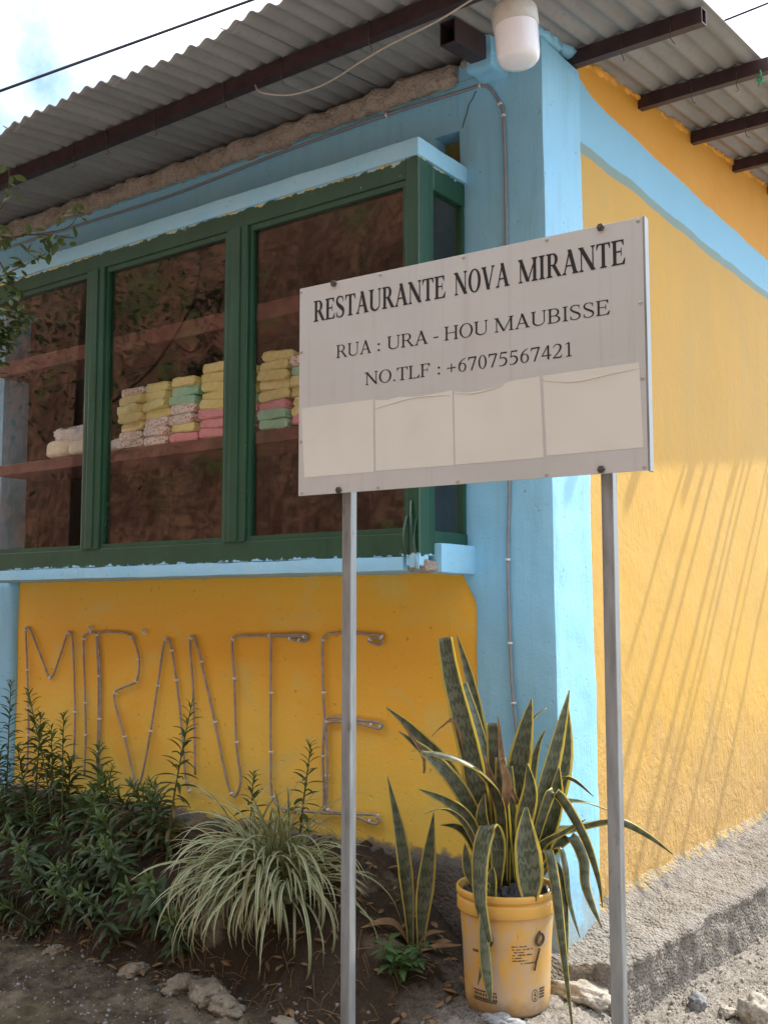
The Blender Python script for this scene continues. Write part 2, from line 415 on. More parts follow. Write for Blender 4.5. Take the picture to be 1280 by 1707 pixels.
def m_leaf(name, c0, c1, tcol, obj_scale=9.0, trans=0.35, rough=0.42):
    N = NT(name); p = N.P()
    c = N.mix(N.ramp(N.noise(p, obj_scale, 3, 0.6), [(0.3, 0.0), (0.7, 1.0)]), c0, c1)
    sh = N.pbr(c, rough, None, 0.4)
    tr = N.n('ShaderNodeBsdfTranslucent'); N.setv(tr.inputs['Color'], tcol)
    mx = N.n('ShaderNodeMixShader'); mx.inputs[0].default_value = trans
    N.L(sh, mx.inputs[1]); N.L(tr.outputs[0], mx.inputs[2])
    return N.done(mx.outputs[0])
def m_snake():
    N = NT('snake_plant_leaf'); uv = N.sep(N.UV()); P = N.P()
    u, v = uv[0], uv[1]
    edge = N.math('ABSOLUTE', N.math('SUBTRACT', u, 0.5))
    zz = N.noise(N.scale(P, (1, 1, 1)), 26, 4, 0.6)
    zig = N.math('MULTIPLY', N.math('ABSOLUTE', N.math('SINE', N.math('MULTIPLY', u, 15.0))), 0.02)
    band = N.math('SINE', N.math('MULTIPLY', N.math('ADD', N.math('ADD', v, zig), N.math('MULTIPLY', zz, 0.11)), 150.0))
    c = N.mix(N.ramp(N.math('MULTIPLY_ADD', band, 0.5, 0.5), [(0.35, 0.0), (0.65, 1.0)]), (0.050, 0.066, 0.036), (0.135, 0.150, 0.090))
    c = N.mix(N.ramp(N.noise(P, 14, 4, 0.6), [(0.45, 0.0), (0.75, 0.6)]), c, (0.085, 0.098, 0.06))
    ed = N.step(N.math('ADD', edge, N.math('MULTIPLY_ADD', zz, 0.06, -0.03)), 0.40, 0.025)
    c = N.mix(ed, c, (0.70, 0.58, 0.15))
    sh = N.pbr(c, 0.38, None, 0.45)
    tr = N.n('ShaderNodeBsdfTranslucent'); N.L(N.mix(ed, (0.10, 0.14, 0.03), (0.85, 0.72, 0.08)), tr.inputs['Color'])
    mx = N.n('ShaderNodeMixShader'); N.L(N.ramp(ed, [(0.0, 0.12), (1.0, 0.5)]), mx.inputs[0])
    N.L(sh, mx.inputs[1]); N.L(tr.outputs[0], mx.inputs[2])
    return N.done(mx.outputs[0])
def m_blade():
    N = NT('striped_grass_blade'); u = N.sep(N.UV())[0]; P = N.P()
    edge = N.math('ABSOLUTE', N.math('SUBTRACT', u, 0.5))
    c = N.mix(N.step(edge, 0.22, 0.06), (0.13, 0.175, 0.075), (0.50, 0.53, 0.33))
    c = N.mix(N.ramp(N.noise(P, 11, 4, 0.65), [(0.48, 0.0), (0.72, 0.75)]), c, (0.34, 0.27, 0.13))
    sh = N.pbr(c, 0.45, None, 0.4)
    tr = N.n('ShaderNodeBsdfTranslucent'); tr.inputs['Color'].default_value = (0.35, 0.38, 0.16, 1)
    mx = N.n('ShaderNodeMixShader'); mx.inputs[0].default_value = 0.25
    N.L(sh, mx.inputs[1]); N.L(tr.outputs[0], mx.inputs[2])
    return N.done(mx.outputs[0])
def m_bucket():
    N = NT('faded_orange_plastic'); p = N.O(); z = N.sep(p)[2]
    sc = N.noise(N.scale(p, (1, 1, 0.35)), 22, 6, 0.7)
    c = N.mix(N.ramp(N.noise(p, 9, 4, 0.6), [(0.3, 0.0), (0.7, 1.0)]), (0.62, 0.335, 0.05), (0.70, 0.39, 0.065))
    body = N.ramp(z, [(0.28, 1.0), (0.295, 0.12)])
    c = N.mix(N.math('MULTIPLY', N.ramp(sc, [(0.40, 0.0), (0.60, 0.9)]), body), c, (0.48, 0.38, 0.28))
    dz = N.math('ADD', z, N.math('MULTIPLY', N.noise(p, 16, 5, 0.65), 0.12))
    c = N.mix(N.ramp(dz, [(0.06, 0.9), (0.13, 0.0)]), c, (0.22, 0.15, 0.08))
    scr = N.noise(N.scale(p, (10, 10, 1.0)), 7, 3, 0.5)
    c = N.mix(N.ramp(scr, [(0.70, 0.0), (0.73, 0.6)]), c, (0.16, 0.09, 0.04))
    return N.done(N.pbr(c, 0.42, N.bump(sc, 0.12, 0.002), 0.45))
def m_pack(name, c0, print_col, amount):
    N = NT(name); p = N.O()
    c = N.mix(N.ramp(N.noise(p, 60, 4, 0.6), [(0.35, 0.0), (0.7, 1.0)]), tuple(x * 0.86 for x in c0), c0)
    v = N.voro(N.scale(p, (1, 1, 1.2)), 85)
    pr = N.ramp(v[0], [(0.30, 1.0), (0.42, 0.0)])
    msk = N.ramp(N.noise(p, 30, 2, 0.5), [(0.60 - amount, 0.0), (0.66 - amount, 1.0)])
    c = N.mix(N.math('MULTIPLY', pr, msk), c, print_col)
    wr = N.noise(N.scale(p, (1, 1, 3)), 70, 4, 0.65)
    return N.done(N.pbr(c, 0.28, N.bump(wr, 0.5, 0.004), 0.5))

M = dict(
    blue=m_blue(), fascia=m_blue_fascia(), apron=m_apron(), side=m_side(), green=m_green(), roof=m_roof(), glass=m_glass(),
    ground=m_ground(), galv=m_galv(), signface=m_signface(), sticker=m_sticker(), snake=m_snake(), blade=m_blade(), bucket=m_bucket(),
    mortar=m_concrete('rough_mortar', (0.38, 0.31, 0.25), (0.50, 0.41, 0.34), (0.20, 0.155, 0.12), 0.9, 0.012, 45),
    ledge=m_concrete('rough_ledge_concrete', (0.23, 0.21, 0.18), (0.335, 0.305, 0.265), (0.105, 0.09, 0.072), 1.0, 0.022, 24),
    footing=m_concrete('dirty_footing', (0.10, 0.092, 0.082), (0.19, 0.175, 0.155), (0.06, 0.055, 0.045), 0.8, 0.01, 36),
    stone=m_concrete('pale_stone', (0.30, 0.27, 0.225), (0.46, 0.42, 0.36), (0.17, 0.15, 0.12), 0.6, 0.006, 50),
    kerbstone=m_concrete('earthy_rubble', (0.20, 0.17, 0.125), (0.34, 0.295, 0.225), (0.08, 0.065, 0.045), 0.9, 0.012, 30),
    greystone=m_concrete('grey_stone', (0.20, 0.205, 0.21), (0.34, 0.345, 0.35), (0.12, 0.12, 0.12), 0.5, 0.005, 50),
    maroon=m_simple('maroon_steel_paint', (0.045, 0.022, 0.024), 0.45, 0.45, 0, 0.35, 18, 0.2),
    hollow=m_simple('dark_tube_inside', (0.006, 0.005, 0.006), 0.9),
    letter=m_simple('black_lettering', (0.016, 0.017, 0.019), 0.45, 0.4),
    screw=m_simple('zinc_screw', (0.42, 0.40, 0.37), 0.4, 0.5, 0.7),
    bolt=m_simple('rusty_bolt', (0.11, 0.09, 0.075), 0.6, 0.4, 0.5, 0.4, 120),
    rope=m_simple('dusty_rope_light', (0.36, 0.30, 0.27), 0.45, 0.5, 0, 0.25, 30),
    clip=m_simple('white_cable_clip', (0.72, 0.71, 0.68), 0.4, 0.5),
    conduit=m_simple('grey_wall_cable', (0.26, 0.27, 0.29), 0.5, 0.4),
    bluecable=m_simple('painted_over_cable', (0.20, 0.40, 0.47), 0.55, 0.35, 0, 0.3, 14),
    cream=m_simple('cream_flex', (0.46, 0.40, 0.33), 0.5, 0.4),
    black=m_simple('black_cable', (0.012, 0.012, 0.013), 0.5, 0.4),
    lampbody=m_simple('lamp_collar_plastic', (0.56, 0.55, 0.50), 0.4, 0.45),
    lampglass=m_simple('lamp_diffuser', (0.84, 0.845, 0.88), 0.22, 0.55, 0, 0.03, 6),
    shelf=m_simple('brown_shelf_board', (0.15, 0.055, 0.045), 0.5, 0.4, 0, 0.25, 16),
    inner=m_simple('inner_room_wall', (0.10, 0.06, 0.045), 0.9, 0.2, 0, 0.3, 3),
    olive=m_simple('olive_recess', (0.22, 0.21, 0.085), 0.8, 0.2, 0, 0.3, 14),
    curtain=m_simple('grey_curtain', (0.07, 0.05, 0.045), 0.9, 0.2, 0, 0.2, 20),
    bark=m_simple('twig_bark', (0.075, 0.05, 0.038), 0.85, 0.2, 0, 0.35, 40),
    stem=m_simple('green_stem', (0.10, 0.12, 0.045), 0.6, 0.3),
    soil=m_simple('potting_soil', (0.018, 0.015, 0.013), 0.95, 0.1, 0, 0.4, 60, 0.8, 0.01),
    liner=m_simple('black_plastic_liner', (0.012, 0.013, 0.017), 0.3, 0.5, 0, 0.2, 20, 0.5, 0.006),
    dry=m_simple('dry_leaf', (0.20, 0.125, 0.065), 0.8, 0.2, 0, 0.4, 30),
    bamboo=m_simple('shadow_pole_bamboo', (0.34, 0.27, 0.15), 0.6, 0.35),  # bamboo look for the added shadow-casting poles
    print=m_simple('faded_print', (0.07, 0.055, 0.045), 0.6, 0.3),
    bag=m_simple('clear_bag', (0.74, 0.73, 0.70), 0.2, 0.5, 0, 0.1, 30, 0.8, 0.01),
    bread=m_simple('pale_loaf', (0.82, 0.77, 0.60), 0.6, 0.3, 0, 0.15, 30),
    steel=m_simple('dull_tray', (0.55, 0.54, 0.52), 0.35, 0.5, 0.6),
    greenrope=m_simple('green_twine', (0.05, 0.30, 0.14), 0.6, 0.3),
    shrubleaf=m_leaf('shrub_leaf', (0.030, 0.062, 0.022), (0.060, 0.105, 0.032), (0.10, 0.16, 0.03), 11, 0.28),
    shrubtip=m_leaf('shrub_tip_leaf', (0.065, 0.115, 0.030), (0.10, 0.165, 0.045), (0.16, 0.24, 0.04), 11, 0.3),
    oldleaf=m_leaf('yellowed_leaf', (0.10, 0.075, 0.03), (0.17, 0.13, 0.045), (0.2, 0.14, 0.03), 11, 0.3),
    weedleaf=m_leaf('weed_leaf', (0.045, 0.105, 0.035), (0.08, 0.16, 0.05), (0.10, 0.2, 0.04), 14, 0.3),
    treeleaf=m_leaf('tree_leaf', (0.050, 0.078, 0.026), (0.095, 0.135, 0.045), (0.14, 0.18, 0.04), 7, 0.3),
    pk_y=m_pack('yellow_wrapper', (0.95, 0.84, 0.36), (0.62, 0.42, 0.10), -0.10),
    pk_w=m_pack('white_wrapper_red_print', (0.92, 0.88, 0.80), (0.58, 0.09, 0.07), 0.22),
    pk_p=m_pack('pink_wrapper', (0.90, 0.38, 0.44), (0.66, 0.05, 0.12), 0.06),
    pk_g=m_pack('mint_green_wrapper', (0.42, 0.76, 0.54), (0.12, 0.38, 0.22), -0.04),
)
M['weather_purlin'] = M['maroon']

# ---------------------------------------------------------------- ground (one sheet to the horizon)
def ground_h(x, y, fine=True):
    P = np.stack([x, y, np.zeros_like(x)], 1)
    z = -0.085 * np.clip(-y - 0.45, 0, 3.6)
    z = z + 0.088 * sstep(1 - (np.hypot(x + 0.04, y + 0.276) - 0.19) / 0.26)
    t = sstep((-0.10 - x) / 0.62)
    edge = -0.56 + 0.05 * vnoise(P, 3.1, 5)
    bank = sstep((y - edge) / 0.26)
    top = 0.33 + 0.05 * np.clip((y + 0.3) / 0.3, 0, 1) + 0.035 * fbm(P, 5, 3, 3)
    z = z + t * bank * top
    side = sstep((x - 0.15) / 0.3)
    z = z - 0.035 * sstep((x - 0.10) / 0.15) * sstep((y + 0.15) / 0.2) + 0.02 * fbm(P, 1.3, 3, 9)
    if fine:
        near = np.exp(-np.clip(np.hypot(x + 0.2, y) - 2.0, 0, 50) ** 2)
        z = z + near * (0.016 * fbm(P, 9, 4, 11, 0.6) + 0.011 * np.abs(vnoise(P, 34, 21)) + 0.006 * vnoise(P, 80, 31))
        z = z + near * t * bank * 0.03 * fbm(P, 14, 3, 41)
    # road, then the cut bank on the far side
    bk = sstep((-6.2 - y + 0.8 * vnoise(P, 0.35, 51)) / 4.2)
    z = z + bk * (11.5 + 1.2 * fbm(P, 0.25, 4, 61)) + bk * 0.5 * fbm(P, 1.1, 4, 71)
    z = z + 6.0 * sstep((-14 - y) / 60) 
    z = z - 14.0 * sstep((y - 12) / 90)
    return z
def axis(lo, hi, fine, far_lo, far_hi, growth=1.16):
    a = list(np.arange(lo, hi, fine)); s = fine; v = a[-1]
    while v < far_hi: s = min(s * growth, 160); v += s; a.append(v)
    s = fine; v = a[0]; b = []
    while v > far_lo: s = min(s * growth, 160); v -= s; b.append(v)
    return np.array(b[::-1] + a)
gx = axis(-2.7, 1.15, 0.0125, -1500, 1500); gy = axis(-1.35, 1.9, 0.0125, -1500, 1500)
GX, GY = np.meshgrid(gx, gy, indexing='ij')
gz = ground_h(GX.ravel(), GY.ravel())
verts = np.stack([GX.ravel(), GY.ravel(), gz], 1)
nx, ny = len(gx), len(gy)
I, J = np.meshgrid(np.arange(nx - 1), np.arange(ny - 1), indexing='ij')
base = (I * ny + J).ravel()
quads = np.stack([base, base + ny, base + ny + 1, base + 1], 1)
gm = bpy.data.meshes.new('ground')
gm.vertices.add(len(verts)); gm.vertices.foreach_set('co', verts.ravel())
gm.loops.add(quads.size); gm.loops.foreach_set('vertex_index', quads.ravel())
gm.polygons.add(len(quads)); gm.polygons.foreach_set('loop_start', np.arange(0, quads.size, 4))
gm.polygons.foreach_set('loop_total', np.full(len(quads), 4)); gm.polygons.foreach_set('use_smooth', np.ones(len(quads), dtype=bool))
gm.update(); gm.validate()
tag(obj('ground', gm, M['ground']), None, None, kind='structure')
def gh(x, y): return float(ground_h(np.array([x], float), np.array([y], float))[0])

# ---------------------------------------------------------------- the restaurant building
B = thing('restaurant_building', 'blue and yellow plastered corner building with corrugated roof and green shop window', 'building')
XL = -5.2
def lean(V):                      # the corner leans back a little towards the top
    V = V.copy(); k = np.clip((V[:, 2] - 1.0) / 2.2, 0, 1); V[:, 0] -= 0.024 * k * np.clip((V[:, 0] + 0.4) / 0.4, 0, 1)
    V[:, 0] -= 0.054 * sstep((V[:, 2] - 1.27) / 0.13) * np.clip((-0.2 - V[:, 0]) / 0.105, 0, 1); return V
rough_box('corner_pillar', -0.305, 0.0, 0.0, 0.30, 0.10, 3.25, 0.02, 0.008, 4.5, M['blue'], B, 0.007, lean, 3, 4)
# front wall, built round the window opening (and the open notch beside the fascia)
rough_box('upper_front_wall', XL, -0.357, 0.004, 0.16, 3.003, 3.25, 0.03, 0.003, 3, M['blue'], B, 0.001, None, 5)
rough_box('upper_front_wall', XL, -0.47, 0.006, 0.16, 2.80, 3.003, 0.03, 0.003, 3, M['blue'], B, 0.001, None, 6)
bevel_box('recess_back', -0.50, -0.34, 0.075, 0.10, 2.79, 3.02, M['olive'], B, 0.002)
rough_box('apron_wall', -2.955, -0.300, 0.010, 0.16, 0.36, 1.40, 0.025, 0.006, 2.5, M['apron'], B, 0.01, None, 8)
rough_box('left_pillar', -3.30, -2.952, -0.012, 0.16, 0.10, 1.40, 0.03, 0.006, 3, M['blue'], B, 0.02, None, 9)
rough_box('window_jamb', -3.30, -3.13, 0.005, 0.16, 1.40, 2.81, 0.03, 0.004, 3, M['blue'], B, 0.01, None, 10)
rough_box('far_front_wall', XL, -3.30, 0.004, 0.16, 0.10, 2.81, 0.06, 0.004, 3, M['apron'], B, 0.01, None, 11)
rough_box('side_wall', -0.19, -0.03, 0.295, 6.2, 0.18, 4.10, 0.03, 0.006, 2.6, M['side'], B, 0.006,
          lambda V: np.column_stack([V[:, 0], V[:, 1], np.minimum(V[:, 2], 3.280 + 0.13 * V[:, 1])]), 12)
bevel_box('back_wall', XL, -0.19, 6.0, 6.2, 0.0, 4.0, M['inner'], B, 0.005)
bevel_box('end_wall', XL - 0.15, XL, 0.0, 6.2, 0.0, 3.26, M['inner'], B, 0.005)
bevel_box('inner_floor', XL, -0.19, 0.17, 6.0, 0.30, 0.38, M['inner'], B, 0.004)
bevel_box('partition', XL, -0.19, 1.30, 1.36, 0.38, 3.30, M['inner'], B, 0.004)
ck = [(-0.286, 3.128), (-0.300, 3.105), (-0.318, 3.085), (-0.326, 3.055), (-0.338, 3.030), (-0.345, 3.006)]
M_ck = m_simple('crack_shadow', (0.05, 0.07, 0.075), 0.9)
obj('plaster_crack', tube_mesh('plaster_crack', [(x, -0.0035, z) for x, z in ck], 0.0016, 5), M_ck, B)
# footing under the front wall and the rough ledge along the side
rough_box('footing', XL, -0.31, -0.012, 0.15, -0.25, 0.405, 0.022, 0.02, 9, M['footing'], B, 0.02, None, 13, 4)
rough_box('footing', -0.33, 0.02, -0.03, 0.30, -0.25, 0.165, 0.016, 0.022, 9, M['ledge'], B, 0.03, None, 14, 4)
def ledge():
    ys = np.arange(-0.045, 6.3, 0.014)
    prof = [(-0.10, 0.285), (-0.06, 0.272), (-0.03, 0.262), (0.0, 0.232), (0.03, 0.205)]
    prof += [(0.03 + 0.16 * k / 12, 0.205 - 0.030 * k / 12) for k in range(1, 13)]
    prof += [(0.197, 0.170), (0.202, 0.160), (0.200, 0.145)] + [(0.196 + 0.012 * k / 18, 0.145 - 0.36 * k / 18) for k in range(1, 19)]
    prof = np.array(prof); m = len(prof)
    V = []
    for y in ys:
        k = np.clip(y / 1.4, 0, 1.6); p = prof.copy()
        out = np.clip((p[:, 0] - 0.0) / 0.2, 0, 1.3); p[:, 0] += out * 0.075 * k
        lowf = 0.085 * (1 - sstep(np.array([(y - 0.02) / 0.5])))[0]
        p[:, 1] -= lowf * np.clip(1 - (p[:, 0] + 0.03) / 0.2, 0, 1) * (p[:, 1] > 0.1)
        V.append(np.column_stack([p[:, 0], np.full(m, y), p[:, 1]]))
    V = np.concatenate(V)
    n = 0.026 * fbm(V, 9, 5, 77, 0.62) + 0.010 * np.abs(vnoise(V, 45, 83)) + 0.005 * vnoise(V, 85, 85)
    topf = np.tile(np.arange(m) < 18, len(ys))
    V[:, 2] += np.where(topf, n, n * 0.3); V[:, 0] += np.where(topf, 0.0, n * 1.1)
    edge = np.tile(np.exp(-((np.arange(m) - 19) / 3.0) ** 2), len(ys))
    V[:, 0] += edge * 0.03 * fbm(V, 4, 3, 91); V[:, 2] += edge * 0.016 * fbm(V, 6, 3, 93)
    F = []
    for i in range(len(ys) - 1):
        for j in range(m - 1):
            a = i * m + j; F.append((a, a + m, a + m + 1, a + 1))
    F.append(tuple(range(m)))
    return obj('side_ledge', mesh_of('side_ledge', V, F, True), M['ledge'], B)
ledge()
# strip of rough bare mortar between paint and roof sheets
rough_box('bare_mortar', XL, -0.36, -0.030, 0.10, 3.172, 3.262, 0.0125, 0.024, 15, M['mortar'], B, 0.03, None, 15, 4)
rough_box('bare_mortar', -0.36, -0.30, -0.012, 0.10, 3.225, 3.268, 0.0125, 0.016, 15, M['mortar'], B, 0.02, None, 16, 4)
def lumps(name, mat, y0, y1, n, size, seed):   # mortar lumps closing the side wall against the sheets
    rnd = random.Random(seed); parts = []
    for i in range(n):
        y = y0 + (y1 - y0) * i / (n - 1)
        r = size * rnd.uniform(0.5, 1.15)
        bm = bmesh.new(); bmesh.ops.create_icosphere(bm, subdivisions=2, radius=r)
        for v in bm.verts: v.co *= rnd.uniform(0.8, 1.2)
        for v in bm.verts: v.co = Vector((v.co.x * 0.8, v.co.y * 2.2, v.co.z * 0.7)) + Vector((-0.04 + rnd.uniform(-0.006, 0.006), y, 3.270 + 0.13 * y))
        vv = [tuple(v.co) for v in bm.verts]; ff = [tuple(v.index for v in f.verts) for f in bm.faces]; bm.free(); parts.append((vv, ff))
    v, f = join_data(parts)
    return obj(name, mesh_of(name, v, f, True), mat, B)
orange_m = m_simple('orange_mortar_paint', (0.72, 0.36, 0.06), 0.65, 0.3, 0, 0.2, 12, 0.4, 0.006)
lumps('wall_head_mortar', orange_m, 0.28, 4.5, 64, 0.026, 4)
lumps('wall_head_mortar', M['blue'], -0.02, 0.26, 9, 0.030, 5)
# bay window: fascia slab, sill slab, frame and panes
YB = -0.30
rough_box('window_fascia', -3.02, -0.330, YB - 0.012, 0.02, 2.792, 2.855, 0.014, 0.004, 7, M['fascia'], B, 0.004, None, 17)
rough_box('window_sill', -3.02, -0.395, YB - 0.014, 0.012, 1.390, 1.437, 0.012, 0.004, 9, M['fascia'], B, 0.004, None, 18)
rough_box('window_sill', -0.395, -0.306, YB + 0.085, 0.012, 1.384, 1.484, 0.014, 0.004, 9, M['fascia'], B, 0.008, None, 19)
rough_box('broken_sill_end', -0.405, -0.318, YB + 0.012, YB + 0.10, 1.386, 1.425, 0.008, 0.012, 25, M['mortar'], B, 0.012, None, 20, 4)
G = M['green']
bevel_box('bottom_rail', -3.0, -0.366, YB - 0.004, YB + 0.045, 1.4375, 1.515, G, B, 0.004)
bevel_box('top_rail', -3.0, -0.366, YB - 0.004, YB + 0.045, 2.722, 2.793, G, B, 0.004)
def mullion(xa, xb, name='mullion', z0=1.512, z1=2.725):
    m = bevel_box(name, xa, xb, YB - 0.010, YB + 0.050, z0, z1, G, B, 0.005)
    # raised centre strip
    c = (xa + xb) / 2
    bevel_box('cover_strip', c - 0.022, c + 0.022, YB - 0.016, YB - 0.006, z0 + 0.004, z1 - 0.004, G, m, 0.003)
mullion(-2.068, -1.955); mullion(-1.228, -1.116)
bevel_box('corner_post', -0.384, -0.330, YB - 0.012, YB + 0.045, 1.405, 2.792, G, B, 0.006)
bevel_box('corner_post', -0.374, -0.336, YB + 0.047, YB + 0.092, 1.44, 2.785, G, B, 0.005)
bevel_box('side_top_rail', -0.376, -0.338, YB + 0.092, -0.002, 2.705, 2.790, G, B, 0.005)
bevel_box('side_bottom_rail', -0.374, -0.336, YB + 0.092, -0.002, 1.484, 1.525, G, B, 0.004)
bevel_box('side_inner_stile', -0.374, -0.340, -0.020, -0.003, 1.525, 2.705, G, B, 0.003)
pane_edges = [(-3.0, -2.068), (-1.955, -1.228), (-1.116, -0.384)]
for xa, xb in pane_edges:
    p = bevel_box('window_pane', xa - 0.004, xb + 0.004, YB + 0.018, YB + 0.022, 1.51, 2.727, M['glass'], B, 0.0006, 1)
    bead = []
    for bx in ((xa, xb, YB + 0.002, YB + 0.017, 1.5155, 1.533), (xa, xb, YB + 0.002, YB + 0.017, 2.700, 2.7215),
               (xa + 0.0005, xa + 0.018, YB + 0.003, YB + 0.0165, 1.533, 2.70), (xb - 0.018, xb - 0.0005, YB + 0.003, YB + 0.0165, 1.533, 2.70)):
        bead.append(box_data(*bx))
    v, f = join_data(bead); obj('glazing_bead', mesh_of('glazing_bead', v, f), G, p)
bevel_box('window_pane', -0.358, -0.354, YB + 0.085, -0.004, 1.515, 2.712, M['glass'], B, 0.0006, 1)
# torn strip of paint on the foot of the corner post
pv = []; pf = []
for k, (dx, w, z0, z1, oy) in enumerate([(0.0, 0.022, 1.40, 1.62, 0.016), (0.018, 0.016, 1.395, 1.56, 0.022), (-0.02, 0.014, 1.43, 1.57, 0.02)]):
    b = len(pv); x = -0.357 + dx
    n = 6
    for i in range(n + 1):
        t = i / n; z = z0 + (z1 - z0) * t; ww = w * (1 - 0.6 * t); y = YB - 0.013 - oy * math.sin(t * 3.0) * (1 - 0.5 * t)
        pv += [(x - ww / 2 + 0.006 * math.sin(4 * t + k), y, z), (x + ww / 2 + 0.004 * math.sin(5 * t + k), y - 0.004, z)]
    for i in range(n): pf.append((b + 2*i, b + 2*i + 1, b + 2*i + 3, b + 2*i + 2))
po = obj('peeling_strip', mesh_of('peeling_strip', pv, pf), G, B)
sm = po.modifiers.new('thick', 'SOLIDIFY'); sm.thickness = 0.002
# shelves and curtain behind the glass
bevel_box('added_dark_ceiling', -3.0, -0.40, YB + 0.05, 0.30, 2.768, 2.784, M['inner'], B, 0.002)  # dark board added to keep the bay ceiling dark behind the glass
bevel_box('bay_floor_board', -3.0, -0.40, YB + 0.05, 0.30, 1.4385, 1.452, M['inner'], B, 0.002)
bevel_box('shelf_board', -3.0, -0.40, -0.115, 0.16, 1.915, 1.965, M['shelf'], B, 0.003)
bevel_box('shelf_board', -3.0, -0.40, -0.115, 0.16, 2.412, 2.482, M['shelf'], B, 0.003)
cv = []; cf = []
n = 160
for i in range(n + 1):
    x = -3.0 + 2.6 * i / n; y = 0.95 + 0.035 * math.sin(i * 0.9) + 0.02 * math.sin(i * 0.37)
    cv += [(x, y, 0.45), (x, y, 3.0)]
for i in range(n): cf.append((2*i, 2*i+2, 2*i+3, 2*i+1))
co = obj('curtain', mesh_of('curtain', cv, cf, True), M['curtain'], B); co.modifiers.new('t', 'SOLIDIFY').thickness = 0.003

# roof: corrugated sheets, purlins, tail of the main beam
PITCH, AMP, SL = 0.076, 0.0095, 0.13
def roof_z(y): return 3.286 + SL * y
def sheet(x0, x1, y0, y1, lift, seed):
    nxs = int((x1 - x0) / PITCH * 8); rnd = random.Random(seed)
    xs = np.linspace(x0, x1, nxs + 1); ys = np.array([y0, y0 + 0.02, -0.2, 0.6, 1.6, 2.8, 4.2, y1])
    V = []; F = []
    for s in (0, 1):
        for x in xs:
            for y in ys:
                sag = 0.003 * math.sin(x * 9 + seed) * (1 if y < -0.4 else 0.3)
                V.append((x, y + (0.004 * math.sin(x * 23 + seed) if y < -0.5 else 0), roof_z(y) + AMP * math.cos(2 * math.pi * x / PITCH) + lift + sag + s * 0.004))
    m = len(ys); N0 = len(xs) * m
    for i in range(len(xs) - 1):
        for j in range(m - 1):
            a = i * m + j
            F.append((a, a + 1, a + m + 1, a + m)); F.append((N0 + a, N0 + a + m, N0 + a + m + 1, N0 + a + 1))
    for i in range(len(xs) - 1):
        a = i * m; F.append((a, a + m, N0 + a + m, N0 + a)); a = i * m + m - 1; F.append((a, N0 + a, N0 + a + m, a + m))
    for j in range(m - 1):
        a = j; F.append((a, N0 + a, N0 + a + 1, a + 1)); a = (len(xs) - 1) * m + j; F.append((a, a + 1, N0 + a + 1, N0 + a))
    return obj('corrugated_sheet', mesh_of('corrugated_sheet', V, F, True), M['roof'], B)
xr = 0.462
k = 0
while xr > XL - 0.3:
    w = PITCH * 9
    sheet(xr - w, xr, -0.742 + random.uniform(-0.02, 0.02) + (0.02 if k == 0 else 0), 6.4, 0.0052 * (k % 2), k); k += 1
    xr -= w - PITCH * 1.0
pur_ends = [0.455, 0.455, 0.50, 0.50, 0.49, 0.49, 0.49, 0.49, 0.49, 0.49]
def purlin(y, x1):
    z = roof_z(y) - AMP - 0.0005
    V = []
    x0 = XL - 0.2
    h, w, t = 0.056, 0.045, 0.004
    # hollow tube with open ends
    for x in (x0, x1):
        for (a, b) in ((-w/2, -h), (w/2, -h), (w/2, 0), (-w/2, 0)): V.append((x, y + a, z + b + SL * a))
        for (a, b) in ((-w/2 + t, -h + t), (w/2 - t, -h + t), (w/2 - t, -t), (-w/2 + t, -t)): V.append((x, y + a, z + b + SL * a))
    F = []
    for s in range(4):
        s2 = (s + 1) % 4
        F.append((s, s2, 8 + s2, 8 + s)); F.append((4 + s, 12 + s, 12 + s2, 4 + s2))
        F.append((s, 4 + s, 4 + s2, s2)); F.append((8 + s, 8 + s2, 12 + s2, 12 + s))
    o = obj('purlin', mesh_of('purlin', V, F), M['maroon'], B)
    return o, z
rnd = random.Random(3)
for i in range(10):
    y = -0.447 + 0.618 * i + (0.10 if i else 0.0)
    o, z = purlin(y, pur_ends[i])
    # hook wires twisted round the tube
    xs = [-2.35, -1.98, -1.72, -1.45, -1.12, -0.78, -0.42] if i == 0 else [0.2, 0.36]
    for x in xs:
        x += rnd.uniform(-0.04, 0.04)
        pts = [(x, y - 0.026, z + 0.004), (x + 0.002, y - 0.028, z - 0.04), (x, y - 0.024, z - 0.080), (x + 0.004, y - 0.01, z - 0.088 - rnd.uniform(0, 0.012)), (x + rnd.uniform(-0.02, 0.02), y - 0.02, z - 0.104)]
        obj('tie_wire', tube_mesh('tie_wire', pts, 0.0016, 5), M['bolt'], o)
def hollow_beam(name, x0, x1, y0, y1, z0, z1, mat):
    t = 0.004; V = []
    for y in (y0, y1):
        V += [(x0, y, z0), (x1, y, z0), (x1, y, z1), (x0, y, z1), (x0 + t, y, z0 + t), (x1 - t, y, z0 + t), (x1 - t, y, z1 - t), (x0 + t, y, z1 - t)]
    V = [(x, y, z + (SL * y if name == 'roof_beam' else 0)) for x, y, z in V]
    F = []
    for s in range(4):
        s2 = (s + 1) % 4
        F += [(s, 8 + s, 8 + s2, s2), (4 + s, 4 + s2, 12 + s2, 12 + s), (s, s2, 4 + s2, 4 + s), (8 + s, 12 + s, 12 + s2, 8 + s2)]
    return obj(name, mesh_of(name, V, F), mat, B)
hollow_beam('roof_beam', -0.238, -0.178, -0.315, 0.2, 3.180, 3.262, M['maroon'])
rough_box('beam_collar', -0.258, -0.158, -0.115, 0.03, 3.140, 3.256, 0.012, 0.008, 20, M['blue'], B, 0.008, None, 23)

